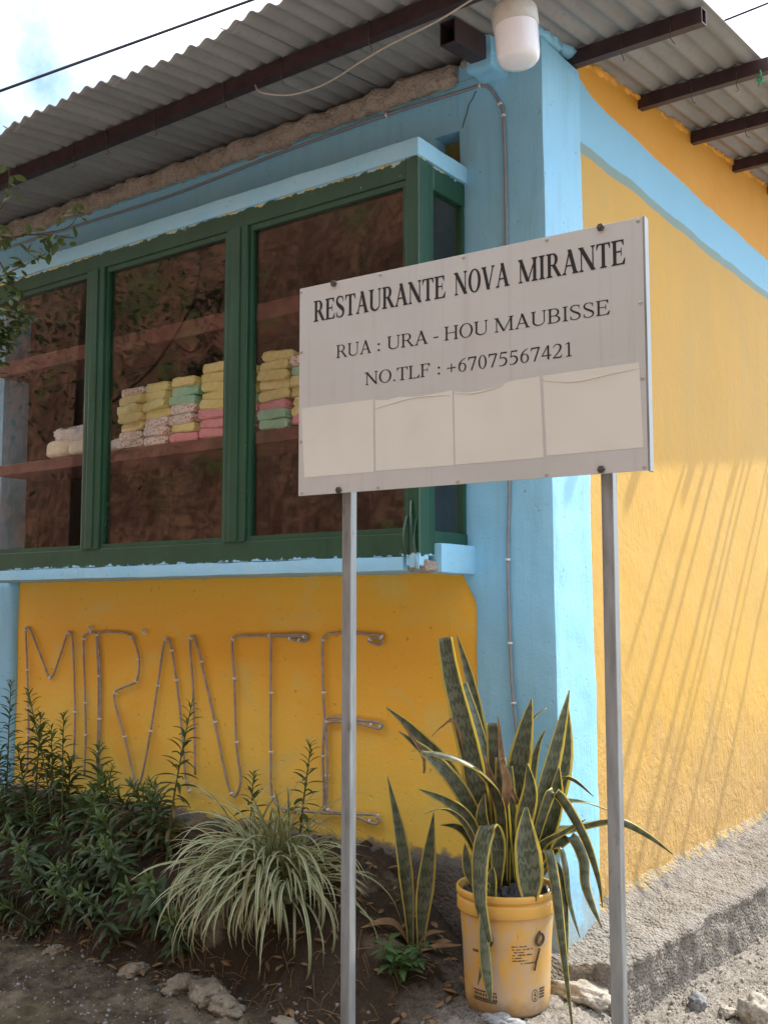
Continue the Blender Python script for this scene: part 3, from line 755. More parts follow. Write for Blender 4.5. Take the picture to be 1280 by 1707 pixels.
# ---------------------------------------------------------------- notice board on two posts
SO = Vector((-0.346, -0.894, 1.583)); SA = 0.049; SW, SH = 1.015, 0.60
S = thing('sign_board', 'grey metal restaurant sign with black lettering standing on two square posts', 'sign', (SO.x, SO.y, 0))
S.rotation_euler = (0, 0, SA)
z0 = SO.z
bevel_box('panel', 0, SW, 0, 0.003, z0, z0 + SH, M['signface'], S, 0.0008, 1)
bevel_box('backing_frame', 0.004, SW - 0.004, 0.0032, 0.022, z0 + 0.003, z0 + SH - 0.003, M['galv'], S, 0.002, 1)
bevel_box('edge_trim', SW - 0.0005, SW + 0.005, -0.001, 0.024, z0 - 0.002, z0 + SH + 0.001, M['galv'], S, 0.001, 1)
for px in (0.150, 0.905):
    bevel_box('post', px - 0.015, px + 0.015, 0.0235, 0.0535, -0.55, z0 + SH - 0.02, M['galv'], S, 0.0035, 3)
def disc(r, h, seg=12, dome=0.4):
    prof = [(r, 0), (r, h * (1 - dome)), (r * 0.75, h * 0.92), (0.0001, h)]
    m = lathe('screw', prof, seg)
    m.transform(Matrix.Rotation(R(90), 4, 'X'))
    return m
scr_m = disc(0.0048, 0.0028); scr_m.materials.append(M['screw'])
blt_m = lathe('bolt', [(0.0095, 0), (0.0095, 0.006), (0.0085, 0.007), (0.0045, 0.007), (0.0045, 0.010), (0.0001, 0.0105)], 6, False); blt_m.transform(Matrix.Rotation(R(90), 4, 'X')); blt_m.materials.append(M['bolt'])
for u, v in [(0.006, 0.590), (0.278, 0.592), (0.537, 0.592), (0.771, 0.592), (1.004, 0.592), (0.008, 0.413), (0.008, 0.155), (0.013, 0.008), (0.271, 0.008), (0.516, 0.008), (0.762, 0.008), (1.006, 0.008), (1.007, 0.216), (1.006, 0.395)]:
    o = obj('screw', scr_m, None, S); o.location = (u, 0, z0 + v)
for u, v in [(0.122, 0.594), (0.912, 0.594), (0.142, 0.008), (0.902, 0.010)]:
    o = obj('bolt', blt_m, None, S); o.location = (u, 0, z0 + v)
def sticker(outline, crease=None):
    # thin sheet, outline polygon (u,v), slightly proud of the panel
    c = (sum(p[0] for p in outline) / len(outline), sum(p[1] for p in outline) / len(outline))
    n = len(outline)
    V = [(u, -0.0007, z0 + v) for u, v in outline] + [(u, -0.0001, z0 + v) for u, v in outline]
    F = [tuple(range(n))[::-1] if False else tuple(range(n))] + [(i, n + i, n + (i + 1) % n, (i + 1) % n) for i in range(n)]
    o = obj('blank_sticker', mesh_of('blank_sticker', V, F), M['sticker'], S)
    if crease:
        pts = [(u, -0.0012, z0 + v) for u, v in crease]
        obj('crease', tube_mesh('crease', pts, [0.0004, 0.0016, 0.0012, 0.0003], 6, True, 4), M['sticker'], o)
    return o
sticker([(0.021, 0.051), (0.257, 0.051), (0.255, 0.249), (0.010, 0.250)])
sticker([(0.264, 0.053), (0.505, 0.050), (0.501, 0.246), (0.40, 0.240), (0.34, 0.247), (0.30, 0.242), (0.261, 0.247)], [(0.262, 0.222), (0.32, 0.232), (0.38, 0.239), (0.47, 0.236), (0.50, 0.231)])
sticker([(0.509, 0.051), (0.755, 0.050), (0.748, 0.252), (0.66, 0.249), (0.645, 0.240), (0.60, 0.236), (0.54, 0.234), (0.506, 0.243)], [(0.507, 0.238), (0.56, 0.231), (0.62, 0.236), (0.648, 0.242)])
sticker([(0.763, 0.054), (1.005, 0.054), (0.999, 0.254), (0.756, 0.252)], [(0.757, 0.240), (0.84, 0.228), (0.93, 0.235), (0.998, 0.240)])
# serif lettering drawn stroke by stroke (cap height = 1)
class Glyph:
    def __init__(s, w, wt, sf): s.P = []; s.T = wt; s.t = sf; s.w = w
    def poly(s, pts): s.P.append(pts)
    def rect(s, x0, x1, y0, y1): s.poly([(x0, y0), (x1, y0), (x1, y1), (x0, y1)])
    def serif(s, x0, x1, y, up, ext=0.10):
        h = 0.035; b = 0.05
        if up: s.poly([(x0 - ext, y), (x1 + ext, y), (x1 + ext, y + h), (x1, y + h + b), (x0, y + h + b), (x0 - ext, y + h)])
        else: s.poly([(x0 - ext, y - h), (x0, y - h - b), (x1, y - h - b), (x1 + ext, y - h), (x1 + ext, y), (x0 - ext, y)])
    def stem(s, x, w=None, y0=0, y1=1, bs=True, ts=True, ext=0.10):
        w = w or s.T; s.rect(x, x + w, y0, y1)
        if bs: s.serif(x, x + w, y0, True, ext)
        if ts: s.serif(x, x + w, y1, False, ext)
    def diag(s, x0, y0, x1, y1, w): s.poly([(x0 - w/2, y0), (x0 + w/2, y0), (x1 + w/2, y1), (x1 - w/2, y1)])
    def ring(s, cx, cy, rx, ry, th, tv, a0=0, a1=360, n=28):
        for i in range(n):
            a = R(a0 + (a1 - a0) * i / n); b = R(a0 + (a1 - a0) * (i + 1) / n)
            s.poly([(cx + (rx-th)*math.cos(a), cy + (ry-tv)*math.sin(a)), (cx + rx*math.cos(a), cy + ry*math.sin(a)),
                    (cx + rx*math.cos(b), cy + ry*math.sin(b)), (cx + (rx-th)*math.cos(b), cy + (ry-tv)*math.sin(b))])
    def stroke(s, pts, ws):
        P = catmull([Vector((p[0], p[1], 0)) for p in pts], 6); n = len(P); L = []; Rr = []
        for i, p in enumerate(P):
            t = P[min(i+1, n-1)] - P[max(i-1, 0)]; t.normalize(); nn = Vector((-t.y, t.x, 0))
            q = i / (n - 1) * (len(ws) - 1); k = min(int(q), len(ws) - 2); w = (ws[k] + (ws[k+1] - ws[k]) * (q - k)) / 2
            L.append(p + nn * w); Rr.append(p - nn * w)
        for i in range(n - 1): s.poly([(Rr[i].x, Rr[i].y), (Rr[i+1].x, Rr[i+1].y), (L[i+1].x, L[i+1].y), (L[i].x, L[i].y)])
def glyph(ch, T, t):
    def G_(w): return Glyph(w, T, t)
    e = 0.10
    if ch == 'I': g = G_(T + 2*e + 0.08); g.stem(e + 0.04)
    elif ch in 'EFL':
        g = G_(0.86 if ch != 'F' else 0.80); g.stem(e + 0.03); x0 = e + 0.03
        xe = 0.76 if ch != 'F' else 0.72
        if ch in 'EF':
            g.rect(x0, xe, 1 - t, 1); g.poly([(xe - 0.03, 0.76), (xe, 0.76), (xe, 1), (xe - 0.14, 1 - t)])
            g.rect(x0, xe - 0.14, 0.50, 0.50 + t); g.poly([(xe - 0.17, 0.36), (xe - 0.13, 0.36), (xe - 0.13, 0.68), (xe - 0.17, 0.68)])
        if ch in 'EL':
            g.rect(x0, xe + 0.04, 0, t); g.poly([(xe - 0.10, t), (xe + 0.04, 0), (xe + 0.08, 0.27), (xe + 0.05, 0.27)])
    elif ch == 'T':
        g = G_(0.88); c = 0.44; g.stem(c - T/2, ts=False); g.rect(0.04, 0.84, 1 - t, 1)
        g.poly([(0.03, 0.75), (0.06, 0.75), (0.16, 1 - t), (0.04, 1)]); g.poly([(0.82, 0.75), (0.85, 0.75), (0.84, 1), (0.72, 1 - t)])
    elif ch == 'H':
        g = G_(1.06); g.stem(e + 0.03); g.stem(1.06 - e - 0.03 - T); g.rect(e + 0.03, 1.06 - e - 0.03, 0.49, 0.49 + t)
    elif ch == 'N':
        g = G_(1.06); g.stem(e + 0.05, t * 1.1); g.stem(1.06 - e - 0.05 - t, t * 1.1, y0=0, bs=False); g.diag(e + 0.05, 1, 1.06 - e - 0.05, 0, T * 1.35)
        g.serif(0.06, 0.2, 1, False, 0.05)
    elif ch == 'M':
        g = G_(1.30); g.stem(e + 0.03, t * 1.1); g.stem(1.30 - e - 0.03 - T, T); g.diag(e + 0.06, 1, 0.63, 0.02, T * 1.15); g.diag(1.30 - e - 0.06, 1, 0.63, 0.02, t * 1.3)
        g.serif(0.06, 0.2, 1, False, 0.05); g.serif(1.06, 1.2, 1, False, 0.05)
    elif ch == 'A':
        g = G_(1.04); g.diag(0.17, 0, 0.52, 1.0, t * 1.35); g.diag(0.86, 0, 0.50, 1.02, T * 1.2); g.rect(0.28, 0.74, 0.32, 0.32 + t)
        g.serif(0.13, 0.21, 0, True, 0.09); g.serif(0.86 - T * 0.55, 0.86 + T * 0.55, 0, True, 0.08)
    elif ch == 'V':
        g = G_(1.04); g.diag(0.18, 1, 0.52, 0, T * 1.2); g.diag(0.87, 1, 0.53, 0, t * 1.35)
        g.serif(0.18 - T * 0.55, 0.18 + T * 0.55, 1, False, 0.08); g.serif(0.83, 0.91, 1, False, 0.09)
    elif ch == 'O': g = G_(1.06); g.ring(0.53, 0.5, 0.47, 0.52, T * 1.08, t * 0.9, 0, 360, 40)
    elif ch == 'U':
        g = G_(1.04); g.stem(e + 0.03, T, y0=0.34, bs=False); g.stem(1.04 - e - 0.05 - t, t * 1.1, y0=0.34, bs=False)
        cx0 = e + 0.03; cx1 = 1.04 - e - 0.05 + t * 0.1
        g.stroke([(cx0 + T/2, 0.36), (cx0 + T/2 + 0.03, 0.16), ((cx0+cx1)/2, 0.02), (cx1 - 0.08, 0.14), (cx1 - t/2, 0.36)], [T, T * 0.95, t * 1.3, t, t])
    elif ch in 'RBP':
        g = G_(0.98 if ch == 'R' else 0.92); x0 = e + 0.03; g.stem(x0)
        g.rect(x0, 0.46, 1 - t, 1); g.rect(x0, 0.46, 0.47, 0.47 + t); g.ring(0.46, 0.735, 0.30, 0.265, T, t, -90, 90, 18)
        if ch == 'R':
            g.diag(0.50, 0.49, 0.86, 0.0, T * 1.2); g.serif(0.80, 0.90, 0, True, 0.07)
        if ch == 'B':
            g.rect(x0, 0.48, 0, t); g.ring(0.48, 0.25, 0.34, 0.25, T, t, -90, 90, 18)
    elif ch == 'S':
        g = G_(0.80)
        g.stroke([(0.64, 0.80), (0.58, 0.93), (0.40, 0.985), (0.20, 0.92), (0.15, 0.74), (0.28, 0.59), (0.50, 0.46), (0.66, 0.32), (0.64, 0.12), (0.42, 0.015), (0.22, 0.06), (0.13, 0.24)],
                 [t * 0.6, t, t, T * 0.6, T * 0.85, T * 1.0, T * 1.1, T, T * 0.6, t, t, t * 0.6])
        g.poly([(0.63, 0.72), (0.66, 0.72), (0.66, 1.0), (0.62, 0.96)]); g.poly([(0.11, 0.0), (0.15, 0.04), (0.14, 0.30), (0.11, 0.30)])
    elif ch == ':': g = G_(0.42); g.ring(0.21, 0.10, 0.075, 0.075, 0.0749, 0.0749, 0, 360, 12); g.ring(0.21, 0.55, 0.075, 0.075, 0.0749, 0.0749, 0, 360, 12)
    elif ch == '.': g = G_(0.32); g.ring(0.16, 0.07, 0.07, 0.07, 0.0699, 0.0699, 0, 360, 12)
    elif ch == '-': g = G_(0.50); g.rect(0.08, 0.42, 0.32, 0.40)
    elif ch == '+': g = G_(0.86); g.rect(0.10, 0.76, 0.36, 0.36 + 0.07); g.rect(0.395, 0.465, 0.07, 0.72)
    elif ch == '0': g = G_(0.74); g.ring(0.37, 0.5, 0.30, 0.51, T * 0.95, t * 0.9, 0, 360, 36)
    elif ch == '1': g = G_(0.74); g.stem(0.33, T * 0.95, ts=False, ext=0.13); g.poly([(0.16, 0.86), (0.33, 0.92), (0.33, 1.0), (0.16, 0.90)])
    elif ch == '2':
        g = G_(0.74); g.stroke([(0.10, 0.76), (0.20, 0.94), (0.38, 0.98), (0.56, 0.88), (0.58, 0.68), (0.44, 0.42), (0.10, 0.05)], [t * 0.7, t, t * 1.2, T, T, T * 0.7, t])
        g.rect(0.08, 0.62, 0, 0.09); g.poly([(0.56, 0.09), (0.62, 0), (0.68, 0.22), (0.65, 0.22)])
    elif ch == '4':
        g = G_(0.74); g.rect(0.44, 0.44 + T, 0, 1.0); g.rect(0.05, 0.70, 0.25, 0.25 + t * 1.5); g.diag(0.07, 0.28, 0.48, 1.0, t * 1.4)
    elif ch == '5':
        g = G_(0.74); g.rect(0.20, 0.62, 0.90, 1.0); g.diag(0.15, 0.54, 0.22, 0.98, t * 1.2)
        g.stroke([(0.14, 0.55), (0.32, 0.61), (0.52, 0.52), (0.60, 0.32), (0.48, 0.10), (0.26, 0.01), (0.08, 0.06)], [t, t * 1.3, T * 0.9, T, T * 0.9, t, t * 1.2])
    elif ch == '6':
        g = G_(0.74); g.ring(0.38, 0.32, 0.29, 0.33, T * 0.9, t * 0.9, 0, 360, 30)
        g.stroke([(0.62, 0.99), (0.40, 0.88), (0.20, 0.66), (0.14, 0.34)], [t * 0.7, t * 1.1, T * 0.8, T * 0.95])
    elif ch == '7':
        g = G_(0.74); g.rect(0.08, 0.68, 0.90, 1.0); g.diag(0.30, 0, 0.63, 0.95, T * 0.8); g.poly([(0.06, 0.74), (0.09, 0.74), (0.16, 0.90), (0.08, 0.95)])
    else: g = G_(0.36)
    return g
def text_line(segments, v0, cap, T, t):
    """segments: (word, u0, u1) – each word set between measured ends of the line"""
    for word, u0, u1 in segments:
        gl = [glyph(c, T, t) for c in word]; W = sum(g.w for g in gl); k = (u1 - u0) / W
        u = u0
        for ch, g in zip(word, gl):
            parts = []
            for li, poly in enumerate(g.P):
                a = sum(poly[i][0]*poly[(i+1) % len(poly)][1] - poly[(i+1) % len(poly)][0]*poly[i][1] for i in range(len(poly)))
                if a < 0: poly = poly[::-1]
                yy = -0.0008 - 0.000012 * (li % 7)
                vv = [(u + x * k, yy, z0 + v0 + y * cap) for x, y in poly]
                parts.append((vv, [tuple(range(len(poly)))]))
            v, f = join_data(parts)
            obj('letter', mesh_of('letter', v, f), M['letter'], S)
            u += g.w * k
text_line([('RESTAURANTE', 0.050, 0.483), ('NOVA', 0.508, 0.668), ('MIRANTE', 0.692, 0.972)], 0.494, 0.0605, 0.195, 0.062)
text_line([('RUA', 0.130, 0.250), (':', 0.262, 0.284), ('URA', 0.299, 0.430), ('-', 0.442, 0.464), ('HOU', 0.477, 0.608), ('MAUBISSE', 0.624, 0.931)], 0.379, 0.0365, 0.125, 0.052)
text_line([('NO.TLF', 0.227, 0.437), (':', 0.451, 0.472), ('+67075567421', 0.482, 0.839)], 0.291, 0.035, 0.125, 0.052)

# ---------------------------------------------------------------- lamp under the eave
lp = Vector((0.125, -0.445, 2.965))
LMP = thing('bulb_lamp', 'large white cylindrical bulb lamp hanging under the eave at the corner', 'lamp', lp)
obj('diffuser', lathe('diffuser', [(0.0005, -0.062), (0.030, -0.062), (0.052, -0.058), (0.062, -0.047), (0.0655, -0.03), (0.0665, 0.055)], 40), M['lampglass'], LMP)
prof = [(0.0670, 0.055), (0.0685, 0.056), (0.0685, 0.095), (0.066, 0.108), (0.058, 0.120), (0.040, 0.128), (0.030, 0.130)]
body = lathe('collar', prof, 64)
for v in body.vertices:
    if 0.056 < v.co.z < 0.11:
        k = 1 + 0.022 * (1 if (int(round(math.atan2(v.co.y, v.co.x) / (2*math.pi) * 64)) % 2) else -1); v.co.x *= k; v.co.y *= k
obj('collar', body, M['lampbody'], LMP)
obj('socket', lathe('socket', [(0.0301, 0.129), (0.032, 0.135), (0.032, 0.155), (0.024, 0.165), (0.008, 0.175), (0.0005, 0.176)], 24), M['lampbody'], LMP)
obj('hanging_flex', tube_mesh('hanging_flex', [(0, 0, 0.17), (0.004, 0.0, 0.20), (0.01, 0.004, 0.245)], 0.004, 8), M['cream'], LMP)
LMP.rotation_euler = (R(4), R(-3), 0)
cord = thing('lamp_cord', 'cream flex looping from the eave beam to the bulb lamp', 'cable')
pts = [(-0.93, -0.474, 3.150), (-0.875, -0.500, 3.095), (-0.79, -0.455, 3.078), (-0.68, -0.440, 3.075), (-0.58, -0.441, 3.083), (-0.44, -0.49, 3.072), (-0.298, -0.517, 3.073), (-0.105, -0.53, 3.082), (0.03, -0.51, 3.125), (0.128, -0.445, 3.19)]
obj('flex', tube_mesh('flex', pts, 0.0031, 8, True, 6), M['cream'], cord)

# ---------------------------------------------------------------- cables on the wall
def clip_mesh(r):
    v = []; f = []
    n = 8
    for s in (-0.004, 0.004):
        for i in range(n + 1):
            a = math.pi * i / n; v.append((r * 1.5 * math.cos(a), -r * 1.9 * math.sin(a), s))
    m = n + 1
    for i in range(n): f.append((i, i + 1, m + i + 1, m + i))
    f.append(tuple(range(m))[::-1]); f.append(tuple(range(m, 2*m)))
    return mesh_of('cable_clip', v, f, True)
def wall_cable(name, label, pts, rad, mat, clips, clip_mat, sub=5, clip_r=None):
    t = thing(name, label, 'cable')
    c = obj('cable_run', tube_mesh('cable_run', pts, rad, 8, True, sub), mat, t)
    P = catmull([Vector(p) for p in pts], 10)
    cm = clip_mesh(clip_r or rad); cm.materials.append(clip_mat)
    for f_ in clips:
        i = int(f_ * (len(P) - 2)); p = P[i]; d = (P[i+1] - P[i]).normalized()
        o = obj('cable_clip', cm, None, c); o.location = (p.x, p.y + rad * 0.3, p.z); o.rotation_euler = (0, math.atan2(d.x, d.z), 0)
    return t
yw = -0.007
wall_cable('wall_cable', 'grey electric cable running under the eave and down the blue corner pillar',
    [(-4.6, yw, 3.16), (-3.19, yw, 3.135), (-2.69, yw, 3.130), (-1.9, yw, 3.120), (-1.2, yw, 3.145), (-0.637, yw, 3.150), (-0.33, yw, 3.142), (-0.262, yw, 3.140), (-0.222, yw, 3.112), (-0.184, yw, 3.04), (-0.172, yw, 2.98), (-0.166, yw, 2.55), (-0.163, yw - 0.003, 2.1), (-0.164, yw - 0.003, 1.70), (-0.172, yw - 0.004, 1.40), (-0.164, yw - 0.004, 1.06), (-0.150, yw - 0.006, 0.90), (-0.12, yw - 0.006, 0.62)],
    0.0062, M['conduit'], [0.295, 0.412, 0.53, 0.588, 0.66, 0.765, 0.825, 0.87, 0.93], M['clip'])
wall_cable('wall_cable', 'thin painted-over cable clipped high on the blue front wall',
    [(-4.6, -0.004, 3.22), (-3.2, -0.004, 3.185), (-1.83, -0.004, 3.168), (-1.28, -0.004, 3.170), (-0.78, -0.005, 3.168), (-0.47, -0.005, 3.168), (-0.36, -0.005, 3.176), (-0.19, -0.006, 3.176)],
    0.0036, M['bluecable'], [0.32, 0.45, 0.58, 0.72, 0.86], M['conduit'])
# rope-light lettering on the apron
RL = thing('rope_light_lettering', 'grey rope light bent into the word MIRANTE on the yellow wall', 'lettering')
# points on the wall: metres along it, height
strands = [
 [(-2.82,0.484),(-2.818,0.675),(-2.832,0.851),(-2.843,0.97),(-2.864,1.149),(-2.85,1.174),(-2.819,1.15),(-2.73,1.025),(-2.659,0.936),(-2.597,1.029),(-2.542,1.145),(-2.521,1.151),(-2.498,1.104),(-2.469,0.791),(-2.468,0.558)],
 [(-2.388,0.509),(-2.386,0.691),(-2.402,0.9),(-2.419,1.116),(-2.396,1.147),(-2.361,1.156),(-2.325,1.143),(-2.304,1.045),(-2.29,0.905),(-2.289,0.711),(-2.286,0.519)],
 [(-2.301,0.531),(-2.299,0.711),(-2.303,0.905),(-2.318,1.072),(-2.324,1.134),(-2.299,1.157),(-2.191,1.159),(-2.096,1.149),(-2.064,1.119),(-2.031,1.039),(-2.045,0.949),(-2.12,0.919),(-2.19,0.888),(-2.175,0.815),(-2.117,0.699),(-2.063,0.566),(-2.028,0.503),(-1.997,0.538),(-1.947,0.737),(-1.908,0.933),(-1.875,1.11),(-1.858,1.134),(-1.832,1.111),(-1.792,0.96),(-1.764,0.825),(-1.741,0.672),(-1.723,0.545),(-1.696,0.504)],
 [(-1.668,0.576),(-1.676,0.753),(-1.692,0.958),(-1.712,1.113),(-1.704,1.147),(-1.681,1.137),(-1.642,1.042),(-1.557,0.799),(-1.5,0.616),(-1.463,0.527),(-1.437,0.512),(-1.412,0.551),(-1.411,0.612),(-1.434,0.726),(-1.45,0.981),(-1.465,1.118),(-1.45,1.151),(-1.37,1.156),(-1.259,1.159),(-1.138,1.164),(-1.075,1.166),(-1.062,1.153),(-1.077,1.138),(-1.114,1.142),(-1.154,1.149)],
 [(-1.059,1.16),(-1.17,1.156),(-1.236,1.157),(-1.25,1.135),(-1.249,0.934),(-1.246,0.705),(-1.238,0.544),(-1.203,0.5),(-1.131,0.492),(-0.984,0.499)],
 [(-0.698,1.154),(-0.705,1.139),(-0.727,1.134),(-0.766,1.151),(-0.705,1.166),(-0.846,1.175),(-0.943,1.171),(-0.981,1.154),(-0.985,1.105),(-0.98,0.941),(-0.973,0.842),(-0.981,0.709),(-0.974,0.594),(-0.974,0.508)],
 [(-0.962,0.504),(-0.959,0.596),(-0.957,0.711),(-0.968,0.825),(-0.952,0.854),(-0.889,0.858),(-0.83,0.856),(-0.723,0.852),(-0.702,0.842),(-0.713,0.83),(-0.751,0.834),(-0.816,0.843),(-0.949,0.838),(-0.964,0.802)],
 [(-0.968,0.526),(-0.959,0.511),(-0.902,0.511),(-0.815,0.514),(-0.732,0.519),(-0.713,0.503),(-0.727,0.489),(-0.765,0.491),(-0.815,0.503),(-0.902,0.506),(-0.983,0.497)],
]
clips = [(-2.865,1.161),(-2.837,0.967),(-2.828,0.785),(-2.817,0.657),(-2.659,0.936),(-2.533,1.15),(-2.471,0.787),(-2.42,1.124),(-2.394,0.833),(-2.386,0.688),(-2.365,1.156),(-2.323,1.143),(-2.3,0.958),(-2.293,0.766),(-2.294,0.621),(-2.086,1.138),(-2.037,1.041),(-2.049,0.946),(-2.188,0.887),(-2.117,0.699),(-2.028,0.504),(-1.947,0.737),(-1.908,0.933),(-1.862,1.133),(-1.824,1.084),(-1.792,0.96),(-1.707,1.142),(-1.642,1.042),(-1.557,0.799),(-1.459,0.519),(-1.46,1.141),(-1.45,0.981),(-1.434,0.726),(-1.259,1.158),(-1.248,0.934),(-1.245,0.703),(-1.236,0.53),(-1.151,1.149),(-1.078,1.157),(-0.984,1.147),(-0.98,0.947),(-0.964,0.839),(-0.978,0.709),(-0.961,0.639),(-0.956,0.51),(-0.759,1.153),(-0.707,1.161),(-0.83,0.856),(-0.751,0.842),(-0.71,0.837),(-0.758,0.494),(-0.724,0.513),(-1.699,0.507),(-1.103,1.143)]
sobjs = []
for i, st in enumerate(strands):
    pts = []
    for X, Z in st: pts.append((X, -0.006 - 0.0007 * i, Z))
    sobjs.append((obj('rope_strand', tube_mesh('rope_strand', pts, 0.0052, 8, True, 4), M['rope'], RL), pts))
cm = clip_mesh(0.0068); cm.materials.append(M['clip'])
for X, Z in clips:
    best = min(((Vector((p[0], 0, p[2])) - Vector((X, 0, Z))).length, k, j) for k, (o, P) in enumerate(sobjs) for j, p in enumerate(P))
    _, k, j = best; P = sobjs[k][1]; a = Vector(P[max(0, j-1)]); b = Vector(P[min(len(P)-1, j+1)]); d = (b - a).normalized()
    o = obj('cable_clip', cm, None, sobjs[k][0]); o.location = (X, -0.003, Z); o.rotation_euler = (0, math.atan2(d.x, d.z), 0)
# stub of blue plaster with a hook above the lettering
for X, Z in ((-2.005, 1.172), (-2.375, 1.182)):
    h = tag(obj('wall_hook', tube_mesh('wall_hook', [(X, 0.012, Z), (X + 0.002, -0.014, Z - 0.002), (X + 0.012, -0.022, Z - 0.012), (X + 0.02, -0.012, Z - 0.022)], 0.005, 8, True, 4), M['clip']),
        'small pale wall hook above the rope light, %s' % ('clear of the letters' if X > -2.2 else 'touching the letter I'), 'hook')
# overhead wires
def overhead(label, a, b, ext, r):
    a = Vector(a); b = Vector(b); d = b - a
    p = [a - d * ext[0], a, (a + b) / 2, b, b + d * ext[1]]
    tag(obj('overhead_wire', tube_mesh('overhead_wire', p, r, 8, True, 3), M['black']), label, 'wire')
overhead('thick black overhead wire crossing the sky above the front eave', (-8.778, 3.563, 7.18), (-6.384, 5.197, 8.224), (5, 6), 0.016)
overhead('thin overhead wire in the gap of sky beside the roof edge', (-2.057, 8.393, 7.97), (-1.6, 8.702, 8.189), (8, 14), 0.012)

# ---------------------------------------------------------------- goods on the shelves
def pillow(name, w, h, d, seed):
    """flat wrapped packet: squared body with crimped end seams"""
    rnd = random.Random(seed)
    sec = [(-1, -0.72), (-0.92, -1), (0.92, -1), (1, -0.72), (1, 0.72), (0.92, 1), (-0.92, 1), (-1, 0.72)]
    stations = [(-1.0, 0.10, 0.88), (-0.93, 0.16, 0.90), (-0.90, 0.80, 0.97), (-0.82, 0.98, 1), (-0.4, 1.03, 1), (0.0, 1.0, 1.01), (0.45, 1.04, 1), (0.82, 0.97, 1), (0.90, 0.78, 0.97), (0.93, 0.16, 0.90), (1.0, 0.10, 0.88)]
    V = []; F = []
    for s_, hh, dd in stations:
        for a, b in sec:
            V.append((s_ * w / 2 + rnd.uniform(-1, 1) * 0.002, a * d / 2 * dd + rnd.uniform(-1, 1) * 0.0022, b * h / 2 * hh + rnd.uniform(-1, 1) * 0.0022))
    m_ = 8; n = len(stations) - 1
    for i in range(n):
        for j in range(m_):
            j2 = (j + 1) % m_; F.append((i*m_+j, (i+1)*m_+j, (i+1)*m_+j2, i*m_+j2))
    F.append(tuple(range(m_))); F.append(tuple(n*m_+j for j in range(m_))[::-1])
    m = mesh_of(name, V, F, True); m.set_sharp_from_angle(angle=R(28)); return m
PK = {}
for c in 'ywpg':
    PK[c] = []
    for s in range(6):
        m = pillow('packet', 0.162, 0.040, 0.11, s * 5 + ord(c)); m.materials.append(M['pk_' + c]); PK[c].append(m)
cname = {'y': 'plain yellow wrapped packet', 'w': 'white packet with red print', 'p': 'pink wrapped packet', 'g': 'mint green wrapped packet'}
stacks = ['wwyyyyw', 'wwwyyyy', 'pywwggy', 'pppyyyyy', 'pppgyyy', 'ggpyyyyy', 'pyyyygw', 'wpyyyy']
rnd = random.Random(12)
ordn = ['end stack by the bread bag', 'second stack from the bread bag', 'third stack from the bread bag', 'fourth stack from the bread bag', 'stack behind the green mullion', 'stack just right of the mullion', 'stack half behind the sign', 'last stack behind the sign']
for i, st in enumerate(stacks):
    x = -2.020 + 0.170 * i; z = 1.966
    for j, c in enumerate(st):
        h = 0.0395
        o = obj('packet', rnd.choice(PK[c])); o.location = (x + rnd.uniform(-0.008, 0.008), -0.045 + rnd.uniform(-0.012, 0.012), z + 0.0215)
        o.rotation_euler = (R(rnd.uniform(-3, 3)), R(rnd.uniform(-4, 4)), R(rnd.uniform(-9, 9)))
        tag(o, '%s in the %s on the shelf' % (cname[c], ordn[i]), 'packet', 'packets stacked on the window shelf')
        z += h
def lumpy(name, rx, ry, rz, seed, amp, mat, parent=None, sub=4, power=0.6):
    bm = bmesh.new(); bmesh.ops.create_icosphere(bm, subdivisions=sub, radius=1.0)
    co = np.array([v.co[:] for v in bm.verts]); n = fbm(co, 2.2, 4, seed, 0.6)
    for v, k in zip(bm.verts, n):
        c = v.co; q = lambda t: math.copysign(abs(t) ** power, t)
        v.co = Vector((q(c.x) * rx, q(c.y) * ry, q(c.z) * rz)) * (1 + amp * k)
    m = bpy.data.meshes.new(name); bm.to_mesh(m); bm.free()
    m.polygons.foreach_set('use_smooth', [True] * len(m.polygons))
    return obj(name, m, mat, parent)
bag = thing('bread_bag', 'white plastic bag of pale loaves lying alone on the lower shelf', 'bag', (-2.46, -0.03, 1.966))
o = lumpy('loaf', 0.085, 0.06, 0.045, 3, 0.08, M['bread'], bag); o.location = (-0.07, -0.03, 0.046)
o = lumpy('loaf', 0.075, 0.06, 0.040, 4, 0.08, M['bread'], bag); o.location = (0.09, -0.03, 0.041)
o = lumpy('bag_film', 0.13, 0.055, 0.058, 8, 0.5, M['bag'], bag); o.location = (-0.02, 0.01, 0.095)
o = lumpy('wrapped_loaf', 0.06, 0.05, 0.035, 18, 0.15, M['bag']); o.location = (-2.13, -0.04, 1.995); tag(o, 'small white wrapped bundle at the foot of the end packet stack', 'bundle')
tr = thing('serving_tray', 'low metal tray lying inside the window on the bay floor', 'tray', (-1.45, -0.16, 1.453))
bevel_box('tray_rim', -0.20, 0.20, -0.07, -0.06, 0.0, 0.05, M['steel'], tr, 0.003); bevel_box('tray_rim', -0.20, 0.20, 0.06, 0.07, 0.0, 0.05, M['steel'], tr, 0.003)
bevel_box('tray_base', -0.197, 0.197, -0.058, 0.058, 0.002, 0.008, M['steel'], tr, 0.002)

